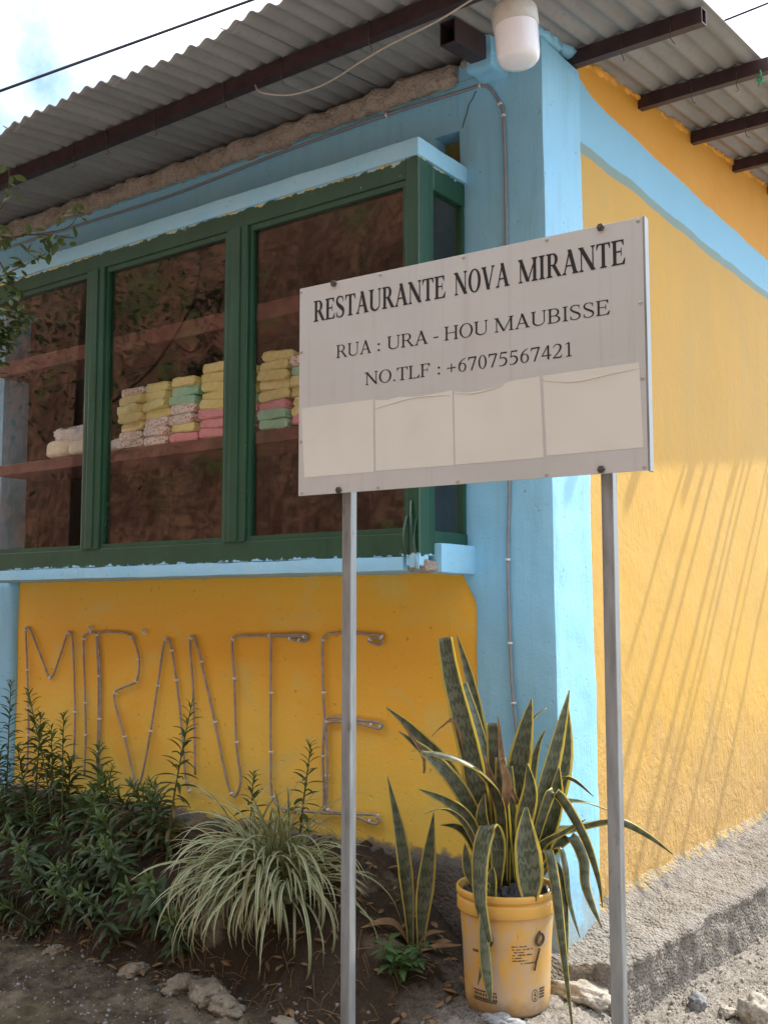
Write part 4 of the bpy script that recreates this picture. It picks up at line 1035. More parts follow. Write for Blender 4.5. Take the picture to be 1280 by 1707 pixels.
# ---------------------------------------------------------------- bucket
BC = Vector((-0.040, -0.276, 0.083))
BK = thing('plastic_bucket', 'faded orange plastic paint bucket used as a planter at the wall corner', 'bucket', BC)
bp = [(0.0005, 0.003), (0.112, 0.003), (0.120, 0.006), (0.1245, 0.016), (0.128, 0.06), (0.1365, 0.270), (0.1368, 0.284), (0.1475, 0.286), (0.1490, 0.290), (0.1490, 0.318), (0.1475, 0.322), (0.1435, 0.3235), (0.1435, 0.330), (0.1500, 0.3315), (0.1515, 0.335), (0.1515, 0.347), (0.1500, 0.351), (0.1445, 0.352), (0.1425, 0.348), (0.1400, 0.28), (0.134, 0.20)]
obj('bucket_shell', lathe('bucket_shell', bp, 72), M['bucket'], BK)
so = lathe('soil', [(0.1385, 0.268), (0.11, 0.285), (0.05, 0.297), (0.0005, 0.30)], 40)
for v in so.vertices: v.co.z += 0.010 * math.sin(v.co.x * 90) * math.cos(v.co.y * 70)
obj('soil', so, M['soil'], BK)
lv = lathe('liner', [(0.1405, 0.30), (0.133, 0.337), (0.120, 0.330), (0.105, 0.302), (0.09, 0.288)], 48)
for v in lv.vertices:
    a = math.atan2(v.co.y, v.co.x); v.co.z += 0.007 * math.sin(a * 9) + 0.005 * math.sin(a * 17 + 1); k = 1 + 0.02 * math.sin(a * 13) - 0.02
    v.co.x *= k; v.co.y *= k
obj('plastic_liner', lv, M['liner'], BK)
fa = math.atan2(-FWD_H.y, -FWD_H.x)       # azimuth of the bucket's road-side face
def on_shell(da, z, off=0.0):
    r = 0.1275 + (z - 0.055) * 0.0405 + off; a = fa + da
    return Vector((r * math.cos(a), r * math.sin(a), z))
for da in (-0.50, 0.62):
    pts = [on_shell(da, 0.246, 0.004), on_shell(da + 0.05, 0.240, 0.010), on_shell(da + 0.09, 0.228, 0.010), on_shell(da + 0.06, 0.214, 0.008), on_shell(da - 0.03, 0.211, 0.008), on_shell(da - 0.09, 0.220, 0.008), on_shell(da - 0.06, 0.234, 0.008), on_shell(da, 0.24, 0.006)]
    obj('handle_eye', tube_mesh('handle_eye', pts, 0.0042, 8, True, 4), M['bolt'], BK)
pts = [on_shell(0.62, 0.20, 0.008), on_shell(0.55, 0.17, 0.007), on_shell(0.50, 0.14, 0.006)]
obj('handle_wire', tube_mesh('handle_wire', pts, 0.003, 8, True, 3), M['bolt'], BK)
def decal(rects, name='printed_label'):
    parts = []
    for a0, a1, za, zb in rects:
        n = max(1, int(abs(a1 - a0) / 0.06)); V = []; F = []
        for i in range(n + 1):
            a = a0 + (a1 - a0) * i / n
            V += [on_shell(a, za, 0.0012), on_shell(a, zb, 0.0012)]
        for i in range(n): F.append((2*i, 2*i+2, 2*i+3, 2*i+1))
        parts.append((V, F))
    v, f = join_data(parts); obj(name, mesh_of(name, v, f), M['print'], BK)
rnd = random.Random(5); rects = []
for li, (a0, ln, zz) in enumerate([(-0.02, 0.33, 0.208), (0.0, 0.46, 0.200), (0.04, 0.22, 0.192), (0.0, 0.46, 0.184), (0.0, 0.18, 0.176), (0.0, 0.32, 0.168), (0.18, 0.40, 0.160)]):
    a = a0
    while a < a0 + ln:
        w = rnd.uniform(0.012, 0.028)
        if rnd.random() > 0.15: rects.append((a, a + w, zz, zz + rnd.uniform(0.0025, 0.0042)))
        a += w + 0.008
decal(rects)
rects = []
for i in range(24):                 # round recycling mark
    a = 2 * math.pi * i / 24; rects.append((0.55 + 0.085 * math.cos(a) - 0.012, 0.55 + 0.085 * math.cos(a) + 0.012, 0.066 + 0.0165 * math.sin(a) - 0.0012, 0.066 + 0.0165 * math.sin(a) + 0.0012))
rects += [(0.53, 0.57, 0.055, 0.060), (0.52, 0.56, 0.066, 0.072), (0.55, 0.59, 0.063, 0.068), (0.54, 0.58, 0.074, 0.077)]
for zz in (0.055, 0.063, 0.071, 0.079): rects.append((0.68, 0.86, zz, zz + 0.0055))
decal(rects, 'printed_mark')
rects = [(-0.98, -0.36, 0.0725, 0.0765), (-0.98, -0.36, 0.046, 0.0485)]
a = -0.96
while a < -0.38:
    w = rnd.uniform(0.03, 0.06)
    rects.append((a, a + w, 0.050, 0.0575)); rects.append((a, a + w * 0.8, 0.061, 0.069)); a += w + 0.014
decal(rects, 'printed_panel')
rects = []
a = -0.95
while a < -0.78: rects.append((a, a + 0.03, 0.182, 0.190)); a += 0.042
decal(rects, 'printed_word')

# ---------------------------------------------------------------- leaves
def ribbon(name, ctrl, width, prof, side_hint, cup=0.12, sub=5, twist=0.0, nw=6):
    P = catmull([Vector(c) for c in ctrl], sub); n = len(P)
    V = []; F = []; UV = []
    L = 0; acc = [0]
    for i in range(1, n): L += (P[i] - P[i-1]).length; acc.append(L)
    for i, p in enumerate(P):
        t = (P[min(i+1, n-1)] - P[max(i-1, 0)]).normalized()
        s = side_hint - t * side_hint.dot(t)
        if s.length < 1e-3: s = t.orthogonal()
        s.normalize(); q = acc[i] / L
        if twist: s = Matrix.Rotation(twist * q, 3, t) @ s
        nrm = s.cross(t)
        k = q * (len(prof) - 1); a = min(int(k), len(prof) - 2); w = width * (prof[a] + (prof[a+1] - prof[a]) * (k - a)) / 2
        for j in range(nw + 1):
            u = j / nw; x = (u - 0.5) * 2
            V.append(p + s * (x * w) + nrm * (cup * w * (x * x - 0.5))); UV.append((u, q * L))
    m = nw + 1
    for i in range(n - 1):
        for j in range(nw): F.append((i*m+j, i*m+j+1, (i+1)*m+j+1, (i+1)*m+j))
    return mesh_of(name, V, F, True, UV)
LEAF = [0.45, 0.62, 0.85, 1.0, 1.0, 0.85, 0.55, 0.05]
BROKEN = [0.5, 0.7, 0.9, 1.0, 0.95, 0.85, 0.75, 0.62]
SP = thing('snake_plant', 'snake plant with yellow-edged banded leaves growing in the orange bucket', 'plant', BC)
def pl(zx, zy, d):                 # local sketch of the plant: across, up, towards the road
    u = (zx - 583) * 0.000768; w = 0.352 + (1012 - zy) * 0.000785
    k = 1 - d * 0.33
    return RIGHT_H * (u * k) + FWD_H * (-d) + Vector((0, 0, w - 0.0))
leaves = [
 ([(540,1000,0.0),(480,700,0.02),(430,470,0.03),(365,220,0.04),(337,66,0.05)], 78, BROKEN, 0.2),
 ([(570,1000,-0.06),(520,600,-0.10),(470,280,-0.12),(412,60,-0.12)], 52, LEAF, 0.3),
 ([(575,1010,0.03),(556,760,0.04),(540,560,0.045),(526,392,0.05)], 62, BROKEN, 0.1),
 ([(610,1000,-0.02),(620,760,-0.02),(640,560,-0.01),(692,305,0.0)], 84, LEAF, 0.2),
 ([(665,1000,0.0),(705,760,0.03),(765,530,0.05),(836,266,0.06)], 80, LEAF, -0.3),
 ([(690,1000,-0.05),(750,800,-0.06),(815,580,-0.06),(845,345,-0.05)], 86, LEAF, 0.1),
 ([(655,1030,0.135),(652,920,0.145),(640,800,0.145),(645,690,0.13)], 88, [0.5,0.8,1,1,0.95,0.75,0.45,0.1], 0.15),
 ([(640,900,0.09),(640,760,0.10),(665,640,0.11),(655,535,0.11)], 64, LEAF, -0.2),
 ([(540,1000,-0.02),(440,720,0.03),(320,555,0.05),(150,420,0.06)], 52, LEAF, 0.6),
 ([(520,1000,-0.05),(400,640,-0.06),(240,450,-0.07),(120,345,-0.06)], 50, LEAF, 0.5),
 ([(565,980,0.06),(545,690,0.10),(480,580,0.12),(370,515,0.13),(215,484,0.14)], 50, LEAF, 0.9),
 ([(530,1000,0.03),(430,760,0.08),(340,680,0.10),(222,628,0.11)], 44, LEAF, 0.4),
 ([(510,990,0.05),(420,780,0.10),(330,702,0.12),(243,716,0.13)], 22, LEAF, 0.4),
 ([(510,1000,-0.03),(450,850,-0.02),(390,795,0.0),(322,784,0.02)], 36, LEAF, 0.7),
 ([(530,980,0.10),(530,830,0.13),(492,755,0.155),(455,850,0.170),(450,1000,0.178),(468,1090,0.174),(488,1160,0.170)], 56, [0.55,0.8,1,1,0.95,0.8,0.6,0.3], 0.2),
 ([(500,1000,0.12),(470,960,0.166),(464,1120,0.172),(472,1240,0.168),(492,1375,0.164)], 44, [0.4,0.4,0.6,0.8,0.9,1,0.8,0.2], 0.2),
 ([(490,1000,0.12),(462,980,0.164),(466,1150,0.166),(458,1250,0.162),(444,1315,0.160)], 26, LEAF, 0.3),
 ([(640,1000,0.06),(705,850,0.08),(795,790,0.10),(886,740,0.11)], 36, LEAF, 0.5),
 ([(650,1000,0.02),(750,830,0.05),(900,775,0.06),(1025,762,0.06),(1140,815,0.06),(1232,880,0.06)], 30, LEAF, 0.5),
 ([(660,1000,0.0),(780,740,-0.02),(880,705,-0.03),(1030,752,-0.03)], 24, LEAF, 0.4),
 ([(660,1000,-0.03),(790,660,-0.05),(850,622,-0.05),(940,690,-0.05)], 26, LEAF, 0.5),
 ([(650,980,0.06),(720,720,0.09),(770,645,0.10),(870,790,0.12),(925,940,0.12),(946,1060,0.11)], 38, LEAF, 0.5),
 ([(680,1000,0.0),(820,830,0.03),(882,900,0.04),(890,1010,0.05),(948,1155,0.05)], 40, LEAF, 0.4),
 ([(680,1000,0.05),(770,850,0.10),(798,900,0.12),(812,1030,0.125),(850,1165,0.12)], 28, LEAF, 0.4),
 ([(670,1000,0.08),(725,850,0.12),(752,960,0.15),(778,1180,0.15),(797,1330,0.14),(820,1520,0.13)], 34, [0.5,0.9,1,1,0.8,0.5,0.25,0.08], 0.3),
 ([(690,1000,0.06),(760,900,0.10),(790,1000,0.12),(797,1150,0.12),(798,1310,0.11)], 24, LEAF, 0.3),
 ([(508,1030,0.128),(500,980,0.138),(508,905,0.140)], 44, [0.5,0.9,1,0.8,0.1], 0.1),
 ([(545,1000,0.05),(500,830,0.07),(478,740,0.08),(486,648,0.09)], 58, LEAF, 0.3),
 ([(455,1010,0.05),(425,950,0.06),(410,840,0.07)], 36, LEAF, 0.2),
 ([(580,1000,-0.08),(540,640,-0.10),(490,420,-0.10),(436,256,-0.09)], 46, BROKEN, 0.4),
 ([(640,1000,-0.06),(690,640,-0.06),(720,500,-0.05),(752,430,-0.04)], 50, LEAF, -0.4),
 ([(620,1000,0.0),(600,800,0.02),(592,660,0.03),(588,560,0.03)], 58, BROKEN, 0.2),
 ([(700,1000,-0.02),(760,820,0.0),(840,790,0.02),(940,770,0.02)], 40, LEAF, 0.6),
 ([(600,1000,0.03),(570,840,0.05),(560,700,0.06),(556,520,0.06)], 50, BROKEN, -0.3),
 ([(640,1000,-0.08),(680,600,-0.11),(700,420,-0.12),(770,356,-0.13)], 22, LEAF, 0.4),
 ([(690,1000,0.02),(735,820,0.04),(770,700,0.05),(790,560,0.05)], 64, LEAF, 0.25),
]
rnd = random.Random(21)
for ctrl, w, prof, tw in leaves:
    P = [pl(*c) for c in ctrl]
    a = rnd.uniform(-0.5, 0.5)
    side = (RIGHT_H * math.cos(a) + FWD_H * math.sin(a) + Vector((0, 0, rnd.uniform(-0.2, 0.2))))
    m = ribbon('leaf', P, w * 0.00078 * (1.18 if w > 45 else 1.05), prof, side, rnd.uniform(0.25, 0.5), 5, tw * rnd.choice((1, 1, -1)))
    o = obj('leaf', m, M['snake'], SP); sm = o.modifiers.new('t', 'SOLIDIFY'); sm.thickness = 0.0022
dead = [([(500,1000,0.0),(430,560,0.02),(378,392,0.04),(330,402,0.05),(284,440,0.06)], 28), ([(560,700,0.11),(565,600,0.125),(545,525,0.13),(560,512,0.13)], 48), ([(540,700,0.09),(500,570,0.10),(490,510,0.10)], 40), ([(620,690,0.08),(560,560,0.085),(545,380,0.09),(540,365,0.095)], 30),
        ([(250,580,0.06),(252,555,0.06),(240,500,0.06),(155,380,0.06)], 14)]
for ctrl, w in dead:
    o = obj('dry_leaf', ribbon('dry_leaf', [pl(*c) for c in ctrl], w * 0.00078, LEAF, RIGHT_H + Vector((0, 0, 0.5)), 0.8, 5, 1.2), M['dry'], SP)
    o.modifiers.new('t', 'SOLIDIFY').thickness = 0.0015
    o['label'] = 'withered brown leaf'

# young snake plant in the ground
YP = thing('snake_plant', 'young snake plant with two upright leaves rooted in the earth beside the bucket', 'plant', (-0.39, -0.26, gh(-0.39, -0.26) - 0.02))
for (tx, tz, w, bx) in ((-0.095, 0.56, 0.050, -0.01), (0.072, 0.445, 0.062, 0.02)):
    P = [RIGHT_H * bx, RIGHT_H * (bx + tx * 0.1) + Vector((0, 0, tz * 0.3)), RIGHT_H * (bx + tx * 0.35) + Vector((0, 0, tz * 0.65)), RIGHT_H * tx * 0.9 + Vector((0, 0, tz))]
    o = obj('leaf', ribbon('leaf', P, w, [0.35, 0.5, 0.8, 1.0, 0.95, 0.75, 0.4, 0.03], RIGHT_H + FWD_H * 0.4, 0.4), M['snake'], YP); o.modifiers.new('t', 'SOLIDIFY').thickness = 0.002
for (tx, ty, tz, w) in ((-0.17, 0.03, 0.10, 0.045), (-0.12, -0.06, 0.05, 0.03), (0.10, -0.02, 0.06, 0.03), (0.15, 0.05, 0.03, 0.03)):
    P = [Vector((0, 0, 0.0)), RIGHT_H * tx * 0.4 - FWD_H * ty * 0.4 + Vector((0, 0, tz)), RIGHT_H * tx - FWD_H * ty + Vector((0, 0, tz * 0.7 + 0.02))]
    o = obj('dry_leaf', ribbon('dry_leaf', P, w, LEAF, FWD_H + Vector((0, 0, 0.2)), 0.3), M['dry'], YP); o.modifiers.new('t', 'SOLIDIFY').thickness = 0.0015

# ---------------------------------------------------------------- striped grass tuft
def blade_mesh(seed, length, droop):
    rnd = random.Random(seed)
    P = []; x, z, a = 0.0, 0.0, R(rnd.uniform(52, 84)); n = 7; st = length / n
    for i in range(n + 1):
        P.append(Vector((x, 0, z)))
        x += math.cos(a) * st; z += math.sin(a) * st; a -= R(droop * rnd.uniform(0.8, 1.2)) * (0.6 + 0.13 * i)
    return ribbon('blade', P, 0.0130 * rnd.uniform(0.85, 1.15), [0.7, 0.9, 1, 1, 0.95, 0.8, 0.55, 0.05], Vector((0, 1, 0)), 0.5, 2, rnd.uniform(-0.5, 0.5), 2)
blades = []
for s in range(18):
    m = blade_mesh(s, 0.37 + 0.012 * s, [14, 22, 29][s % 3]); m.materials.append(M['blade']); blades.append(m)
TX, TY = -0.90, -0.38
TZ = gh(TX, TY) + 0.02
TF = thing('striped_grass_tuft', 'big drooping tuft of cream-striped grassy blades under the yellow wall', 'plant', (TX, TY, TZ))
rnd = random.Random(9)
def blade_mat(i, n):
    az = 2 * math.pi * rnd.random()
    # more blades hang over the bank towards the road
    if rnd.random() < 0.55: az = R(-90) + rnd.gauss(0, 0.85)
    off = rnd.uniform(0, 0.055)
    incl = R(rnd.uniform(-34, 40))
    sc = rnd.uniform(0.55, 1.0)
    ow = rnd.uniform(-0.10, 0.10)
    loc = Vector((math.cos(az) * off + ow, math.sin(az) * off * 0.7, rnd.uniform(0.0, 0.06)))
    return Matrix.Translation(loc) @ Matrix.Rotation(az, 4, 'Z') @ Matrix.Rotation(incl, 4, 'Y') @ Matrix.Diagonal((sc, sc, sc, 1))
for i in range(300):
    o = obj('blade', rnd.choice(blades), None, TF); o.matrix_local = blade_mat(i, 300)
V = []; F = []; UVs = []
for i in range(190):
    m = rnd.choice(blades); mt = blade_mat(i, 1); b = len(V)
    V += [mt @ v.co for v in m.vertices]; F += [tuple(b + k for k in p.vertices) for p in m.polygons]
    uvs = {}
    for lp_ in m.loops: uvs[lp_.vertex_index] = tuple(m.uv_layers[0].data[lp_.index].uv)
    UVs += [uvs[k] for k in range(len(m.vertices))]
o = obj('inner_blades', mesh_of('inner_blades', V, F, True, UVs), M['blade'], TF); o['kind'] = 'stuff'

# ---------------------------------------------------------------- leafy stems along the wall
def lance_mesh(seed, tip=False):
    rnd = random.Random(seed); L = 1.0; P = []; a = R(rnd.uniform(28, 48)); x = z = 0.0; n = 5
    for i in range(n + 1):
        P.append(Vector((x, 0, z))); x += math.cos(a) * L / n; z += math.sin(a) * L / n; a -= R(rnd.uniform(9, 17))
    m = ribbon('leaf', P, 0.19 * rnd.uniform(0.85, 1.15), [0.15, 0.6, 0.95, 1.0, 0.85, 0.55, 0.03], Vector((0, 1, 0)), 0.45, 2, rnd.uniform(-0.25, 0.25), 2)
    m.materials.append(M['shrubtip'] if tip else M['shrubleaf']); return m
lances = [lance_mesh(s) for s in range(8)]; tips = [lance_mesh(50 + s, True) for s in range(5)]
olds = [lance_mesh(80 + s, True) for s in range(3)]
for m in olds: m.materials.clear(); m.materials.append(M['oldleaf'])
rnd = random.Random(31)
def leafy_stem(x, y, h, lean_x, lean_y, nleaf, leaf_len, label, group='leafy stems under the rope light', bare=0.12):
    z = gh(x, y) - 0.015
    t = thing('leafy_stem_plant', label, 'plant', (x, y, z), group)
    ctrl = [Vector((0, 0, 0)), Vector((lean_x * 0.25, lean_y * 0.25, h * 0.38)), Vector((lean_x * 0.65, lean_y * 0.6, h * 0.72)), Vector((lean_x, lean_y, h))]
    P = catmull(ctrl, 10)
    obj('stem', tube_mesh('stem', P, [0.0042, 0.0036, 0.0028, 0.0014], 6), M['stem'], t)
    for i in range(nleaf):
        q = bare + (1 - bare) * (i + 0.5) / nleaf; k = q * (len(P) - 1); a = min(int(k), len(P) - 2)
        p = P[a].lerp(P[a+1], k - a); tan = (P[a+1] - P[a]).normalized()
        az = i * 2.39996 + rnd.uniform(-0.3, 0.3)
        up = 0.55 * max(0, (q - 0.55) / 0.45)              # young leaves stand closer to the stem
        L = leaf_len * (1.0 - 0.62 * max(0, (q - 0.5) / 0.5) ** 1.4) * rnd.uniform(0.8, 1.15)
        droop = rnd.uniform(-0.1, 0.3) + (0.35 if q < 0.5 else 0.0)
        rot = tan.to_track_quat('Z', 'X').to_matrix().to_4x4()
        mt = Matrix.Translation(p) @ rot @ Matrix.Rotation(az, 4, 'Z') @ Matrix.Rotation(-up + droop, 4, 'Y') @ Matrix.Diagonal((L, L, L, 1))
        o = obj('leaf', rnd.choice(tips if q > 0.78 else (olds if (q < 0.4 and rnd.random() < 0.22) else lances)), None, t); o.matrix_local = mt
    return t
def stem_to(tx, ty, tz, bx, by, nleaf, ll, label, bare=0.12):
    leafy_stem(bx, by, tz - gh(bx, by) + 0.015, tx - bx, ty - by, nleaf, ll, label, bare=bare)
stem_to(-2.57, -0.28, 0.94, -2.55, -0.30, 62, 0.085, 'tall leafy stem standing in front of the blue left pillar')
stem_to(-2.44, -0.28, 0.905, -2.17, -0.33, 60, 0.088, 'leafy stem leaning across the first upright of the letter M')
stem_to(-2.16, -0.30, 0.82, -2.10, -0.34, 52, 0.088, 'leafy stem between the letters M and I')
stem_to(-1.385, -0.30, 0.912, -1.47, -0.34, 58, 0.092, 'tall leafy stem in front of the letters A and N')
stem_to(-1.84, -0.30, 0.635, -1.86, -0.33, 30, 0.075, 'short leafy stem below the letter R')
stem_to(-1.10, -0.26, 0.665, -1.11, -0.27, 34, 0.088, 'short leafy stem rising behind the striped grass tuft below the letter N')
stem_to(-0.81, -0.28, 0.798, -0.86, -0.29, 44, 0.080, 'slender leafy stem behind the striped grass tuft, in front of the letter E')
for i in range(50):
    if i < 28: x = -2.85 + 1.40 * (i + rnd.uniform(-0.4, 0.4)) / 28; y = rnd.uniform(-0.46, -0.18)
    else: x = -2.75 + 1.55 * (i - 28 + rnd.uniform(-0.4, 0.4)) / 22; y = rnd.uniform(-0.54, -0.38)
    h = rnd.uniform(0.16, 0.34) if x > -2.0 else rnd.uniform(0.24, 0.46)
    if i >= 28: h *= 0.70
    leafy_stem(x, y, h, rnd.uniform(-0.10, 0.10), -rnd.uniform(0.0, 0.12) - (0.08 if i >= 28 else 0), int(30 + h * 50), rnd.uniform(0.085, 0.115),
               'low leafy stem in the dense dark clump between the pillar and the grass tuft', 'dense clump of leafy stems', 0.05)
# small weed in front of the young snake plant
WX, WY = -0.335, -0.42
WD = thing('broadleaf_weed', 'small bright green broad-leaved weed by the foot of the left post', 'plant', (WX, WY, gh(WX, WY) - 0.005))
wl = []
for s in range(4):
    m = ribbon('leaf', [Vector((0, 0, 0)), Vector((0.35, 0, 0.14)), Vector((0.7, 0, 0.12)), Vector((1, 0, -0.02 * s))], 0.42, [0.08, 0.65, 1, 0.95, 0.7, 0.4, 0.03], Vector((0, 1, 0)), 0.3, 3, 0.1, 4); m.materials.append(M['weedleaf']); wl.append(m)
rnd = random.Random(77)
for k in range(7):
    az = k * 0.9 + rnd.uniform(-0.2, 0.2); h = rnd.uniform(0.06, 0.15); r = rnd.uniform(0.03, 0.10)
    tipp = Vector((math.cos(az) * r, math.sin(az) * r, h))
    obj('stem', tube_mesh('stem', [(0, 0, 0), tipp * 0.55 + Vector((0, 0, 0.02)), tipp], 0.0018, 5, True, 4), M['stem'], WD)
    for j in range(8):
        q = 0.4 + 0.6 * j / 7; p = tipp * q + Vector((0, 0, 0.02 * (1 - q))); L = rnd.uniform(0.04, 0.068)
        mt = Matrix.Translation(p) @ Matrix.Rotation(az + j * 2.4, 4, 'Z') @ Matrix.Rotation(rnd.uniform(-0.2, 0.45), 4, 'Y') @ Matrix.Diagonal((L, L, L, 1))
        o = obj('leaf', rnd.choice(wl), None, WD); o.matrix_local = mt

# ---------------------------------------------------------------- overhanging tree beside the shop
TB = Vector((-3.4, -1.20, 0)); TB.z = gh(TB.x, TB.y) - 0.05
TR = thing('small_tree', 'small tree whose leafy twigs hang in front of the shop window', 'tree', TB)
def loc(x, y, z): return Vector((x, y, z)) - TB
limbs = [
 ([loc(-3.4,-1.20,TB.z), loc(-3.37,-1.22,0.8), loc(-3.42,-1.25,1.6), loc(-3.35,-1.2,2.4), loc(-3.25,-1.15,3.3)], [0.055,0.045,0.035,0.025,0.010]),
]
twigs = [
 ([loc(-3.36,-1.2,2.3), loc(-2.75,-1.15,2.5), loc(-2.35,-1.0,2.62), loc(-2.05,-0.86,2.72), loc(-1.92,-0.80,2.70), loc(-1.80,-0.76,2.70), loc(-1.66,-0.69,2.675)], 0.007),
 ([loc(-2.05,-0.86,2.72), loc(-1.93,-0.83,2.60), loc(-1.86,-0.80,2.46), loc(-1.84,-0.79,2.36)], 0.0045),
 ([loc(-2.35,-1.0,2.62), loc(-2.1,-0.9,2.50), loc(-1.90,-0.80,2.56), loc(-1.76,-0.74,2.62)], 0.004),
 ([loc(-1.80,-0.76,2.70), loc(-1.68,-0.70,2.72), loc(-1.63,-0.68,2.80)], 0.0025),
 ([loc(-3.38,-1.22,2.0), loc(-2.7,-1.15,2.2), loc(-2.3,-1.0,2.25), loc(-2.0,-0.87,2.32), loc(-1.86,-0.8,2.33)], 0.006),
 ([loc(-2.05,-0.86,2.72), loc(-1.95,-0.80,2.85), loc(-1.93,-0.80,2.98)], 0.004),
]
v, f = [], []
obj('trunk', tube_mesh('trunk', limbs[0][0], limbs[0][1], 12, True, 5), M['bark'], TR)
for c, r in twigs: obj('twig', tube_mesh('twig', c, [r, r * 0.7, r * 0.3], 6, True, 5), M['bark'], TR)
rnd = random.Random(44)
tl = []
for s in range(6):
    m = ribbon('leaf', [Vector((0, 0, 0)), Vector((0.33, 0, 0.06)), Vector((0.7, 0, 0.04)), Vector((1, 0, -0.08))], 0.52, [0.1, 0.75, 1, 0.9, 0.55, 0.04], Vector((0, 1, 0)), 0.35, 2, rnd.uniform(-0.4, 0.4), 2)
    m.materials.append(M['treeleaf']); tl.append(m)
def rleaf(p, L):
    return Matrix.Translation(p) @ Euler((rnd.uniform(-0.7, 0.7), rnd.uniform(-0.3, 1.1), rnd.uniform(0, 6.28))).to_matrix().to_4x4() @ Matrix.Diagonal((L, L, L, 1))
for ti, (c, r) in enumerate(twigs):
    P = catmull(c, 8)
    n = [44, 30, 30, 9, 40, 8][ti]
    for i in range(n):
        q = 0.45 + 0.55 * rnd.random(); p = P[min(int(q * (len(P) - 1)), len(P) - 1)] + Vector((rnd.gauss(0, 0.018), rnd.gauss(0, 0.018), rnd.gauss(0, 0.02)))
        o = obj('leaf', rnd.choice(tl), None, TR); o.matrix_local = rleaf(p, rnd.uniform(0.036, 0.060))
# denser clump, then the crown out to the left
V = []; F = []
def add_leaf(p, L):
    global V, F
    m = rnd.choice(tl); mt = rleaf(p, L); b = len(V); V += [mt @ q.co for q in m.vertices]; F += [tuple(b + k for k in g.vertices) for g in m.polygons]
for i in range(380): add_leaf(loc(-1.94 + rnd.gauss(0, 0.055), -0.86 + rnd.gauss(0, 0.05), 2.32 + rnd.gauss(0, 0.06)), rnd.uniform(0.03, 0.05))
for i in range(1500):
    a = rnd.gauss(0, 0.36), rnd.gauss(0, 0.32), rnd.gauss(0, 0.42)
    p = Vector((-3.35 + a[0], -1.25 + a[1], 3.1 + a[2]))
    if p.x > -2.2 and p.z < 3.6: continue
    add_leaf(p - TB, rnd.uniform(0.035, 0.06))
m = mesh_of('crown', V, F, True); o = obj('crown', m, M['treeleaf'], TR)

# ---------------------------------------------------------------- stones, rubble, roots
def stone(x, y, rx, ry, rz, seed, mat, label, group=None, sink=0.3):
    o = lumpy('stone', rx, ry, rz, seed, 0.55, mat, None, 4, 0.9)
    o.location = (x, y, gh(x, y) + rz * (1 - sink) - rz * 0.15); o.rotation_euler = (0, 0, seed * 1.7)
    o.data.polygons.foreach_set('use_smooth', [False] * len(o.data.polygons)) if False else None
    return tag(o, label, 'stone', group)
stone(0.318, 0.33, 0.034, 0.028, 0.028, 3, M['greystone'], 'pointed blue-grey stone on the gravel beside the ledge')
stone(0.415, 0.345, 0.036, 0.026, 0.016, 5, M['stone'], 'low flat pale stone between two bigger stones on the gravel')
stone(0.50, 0.345, 0.050, 0.046, 0.046, 8, M['stone'], 'large rounded pale stone on the gravel')
stone(0.12, -0.11, 0.10, 0.05, 0.03, 11, M['stone'], 'flat pale slab of rubble lying between bucket and ledge', None, 0.55)
stone(0.03, -0.43, 0.055, 0.04, 0.02, 13, M['greystone'], 'dark flat stone in front of the bucket')
rnd = random.Random(8)
kerb = [(-0.98, -0.60, 0.10), (-1.10, -0.575, 0.085), (-0.86, -0.64, 0.075), (-1.36, -0.58, 0.055), (-0.62, -0.62, 0.05), (-1.78, -0.60, 0.05)]
for i, (x, y, r) in enumerate(kerb):
    stone(x, y, r, r * 0.62, r * 0.42, 20 + i, M['kerbstone'], 'pale rubble stone half sunk along the foot of the planted bank', 'rubble stones along the bank', 0.78)
def pebbles(name, n, region, rr, mats, seed):
    rnd = random.Random(seed); parts = []
    bm = bmesh.new(); bmesh.ops.create_icosphere(bm, subdivisions=1, radius=1.0); bv = [v.co.copy() for v in bm.verts]; bf = [tuple(v.index for v in f.verts) for f in bm.faces]; bm.free()
    xs = np.array([rnd.uniform(region[0], region[1]) for _ in range(n)]); ys = np.array([rnd.uniform(region[2], region[3]) for _ in range(n)]); zs = ground_h(xs, ys)
    for x, y, z in zip(xs, ys, zs):
        r = rr[0] * (rr[1] / rr[0]) ** (rnd.random() ** 2.2); rot = Euler((rnd.uniform(0, 6), rnd.uniform(0, 6), rnd.uniform(0, 6))).to_matrix()
        s = Vector((rnd.uniform(0.8, 1.3), rnd.uniform(0.7, 1.1), rnd.uniform(0.5, 0.8)))
        parts.append(([rot @ Vector((v.x * s.x * r * rnd.uniform(0.85, 1.15), v.y * s.y * r, v.z * s.z * r)) + Vector((x, y, z + r * 0.2)) for v in bv], bf))
    v, f = join_data(parts); o = obj(name, mesh_of(name, v, f), mats); return o
tag(pebbles('gravel', 4200, (0.20, 1.15, -0.5, 1.7), (0.0022, 0.011), M['stone'], 1), 'loose pale gravel beside the concrete ledge', 'gravel', None, 'stuff')
tag(pebbles('gravel', 1500, (-2.2, 0.2, -1.3, -0.5), (0.002, 0.009), M['greystone'], 2), 'scattered grey grit on the dark earth before the bank', 'gravel', None, 'stuff')
rnd = random.Random(15); parts = []
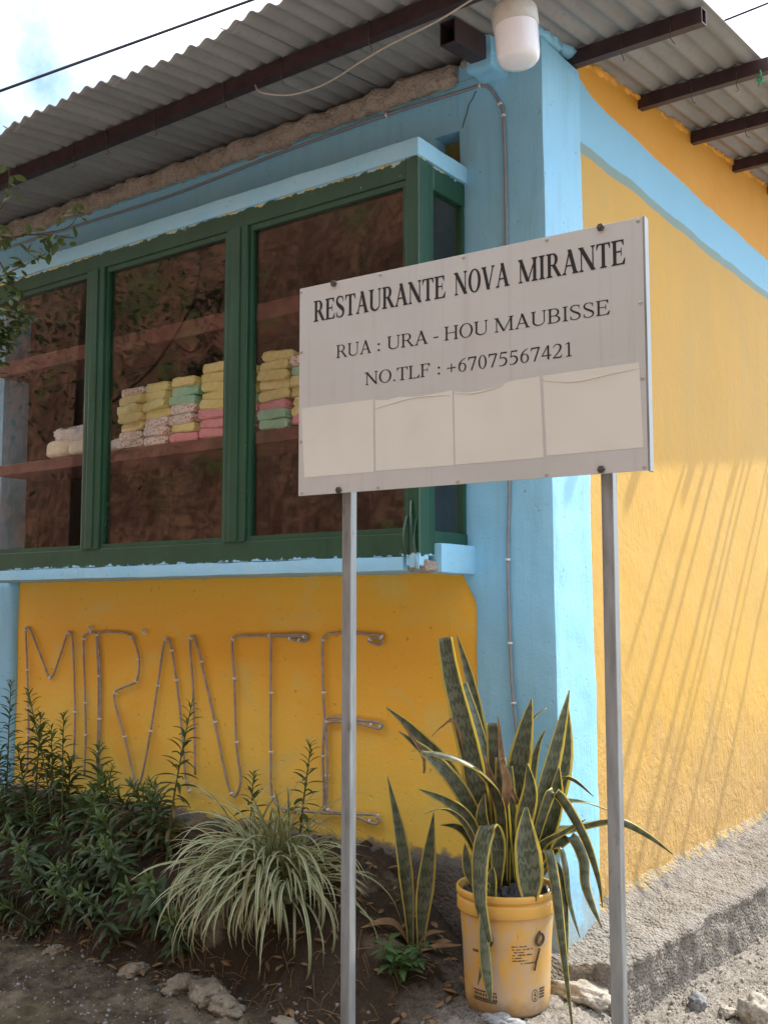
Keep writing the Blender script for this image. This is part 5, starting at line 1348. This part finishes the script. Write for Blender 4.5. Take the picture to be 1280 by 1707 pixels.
for i in range(520):
    x = rnd.uniform(-2.6, -0.25); y = rnd.uniform(-0.60, -0.20); z = gh(x, y)
    L = rnd.uniform(0.03, 0.10); d = Vector((rnd.gauss(0, 0.5), rnd.gauss(-0.4, 0.3), rnd.gauss(-0.5, 0.4))).normalized(); p0 = Vector((x, y, z + 0.006))
    p2 = p0 + d * L; p2.z = max(p2.z, gh(p2.x, p2.y) + 0.003); p1 = (p0 + p2) / 2 + Vector((0, -0.004, 0.012))
    m = tube_mesh('r', [p0, p1, p2], [0.0016, 0.0006], 4, False)
    parts.append(([v.co.copy() for v in m.vertices], [tuple(q.vertices) for q in m.polygons])); bpy.data.meshes.remove(m)
v, f = join_data(parts); tag(obj('dry_roots', mesh_of('dry_roots', v, f), M['dry']), 'tangle of dry roots and stalks over the earth bank', 'roots', None, 'stuff')
V = []; F = []
for i in range(420):
    x = rnd.uniform(-2.5, 0.0); y = rnd.uniform(-0.62, -0.08); z = gh(x, y) + 0.006
    mm = rnd.choice(tl); L = rnd.uniform(0.02, 0.055); mt = Matrix.Translation((x, y, z)) @ Euler((rnd.uniform(-0.5, 0.5), rnd.uniform(-0.4, 0.4), rnd.uniform(0, 6.3))).to_matrix().to_4x4() @ Matrix.Diagonal((L, L * 0.8, L, 1)); b = len(V)
    V += [mt @ q.co for q in mm.vertices]; F += [tuple(b + k for k in g.vertices) for g in mm.polygons]
tag(obj('leaf_litter', mesh_of('leaf_litter', V, F, True), M['dry']), 'fallen brown leaves scattered under the plants', 'leaf litter', None, 'stuff')

# ---------------------------------------------------------------- added roof poles, mostly unseen, to cast streak shadows on the side wall
rnd = random.Random(6)
for i, (y, x1, r) in enumerate([(2.70, 0.70, 0.014), (2.98, 0.86, 0.020), (3.13, 1.02, 0.016), (3.42, 1.05, 0.021), (3.55, 0.95, 0.013), (3.64, 1.05, 0.016), (3.95, 1.0, 0.015), (4.07, 0.9, 0.013), (4.40, 1.05, 0.019)]):
    y2 = y + rnd.uniform(-0.05, 0.05)
    pts = [(-0.9, y2, roof_z(y2) + AMP + 0.006 + r), (0.2, y + (y2 - y) * 0.4, roof_z(y + (y2 - y) * 0.4) + AMP + 0.006 + r), (x1, y - (y2 - y) * 0.2, roof_z(y) + AMP + 0.010 + r)]
    tag(obj('shadow_pole', tube_mesh('shadow_pole', pts, r, 8, True, 2), M['bamboo']), 'added thin bamboo pole on the roof casting a streak shadow on the side wall', 'pole', 'added shadow-casting poles on the roof')
# scrap of green twine on the purlin end
tag(obj('green_twine', tube_mesh('green_twine', [(0.47, 0.862, 3.340), (0.475, 0.855, 3.320), (0.462, 0.860, 3.310), (0.480, 0.852, 3.308), (0.468, 0.864, 3.297), (0.458, 0.856, 3.304), (0.474, 0.860, 3.291), (0.482, 0.868, 3.301), (0.470, 0.852, 3.287), (0.464, 0.862, 3.277)], 0.0035, 6, True, 4), M['greenrope']), 'scrap of green twine hanging from a purlin end', 'twine')
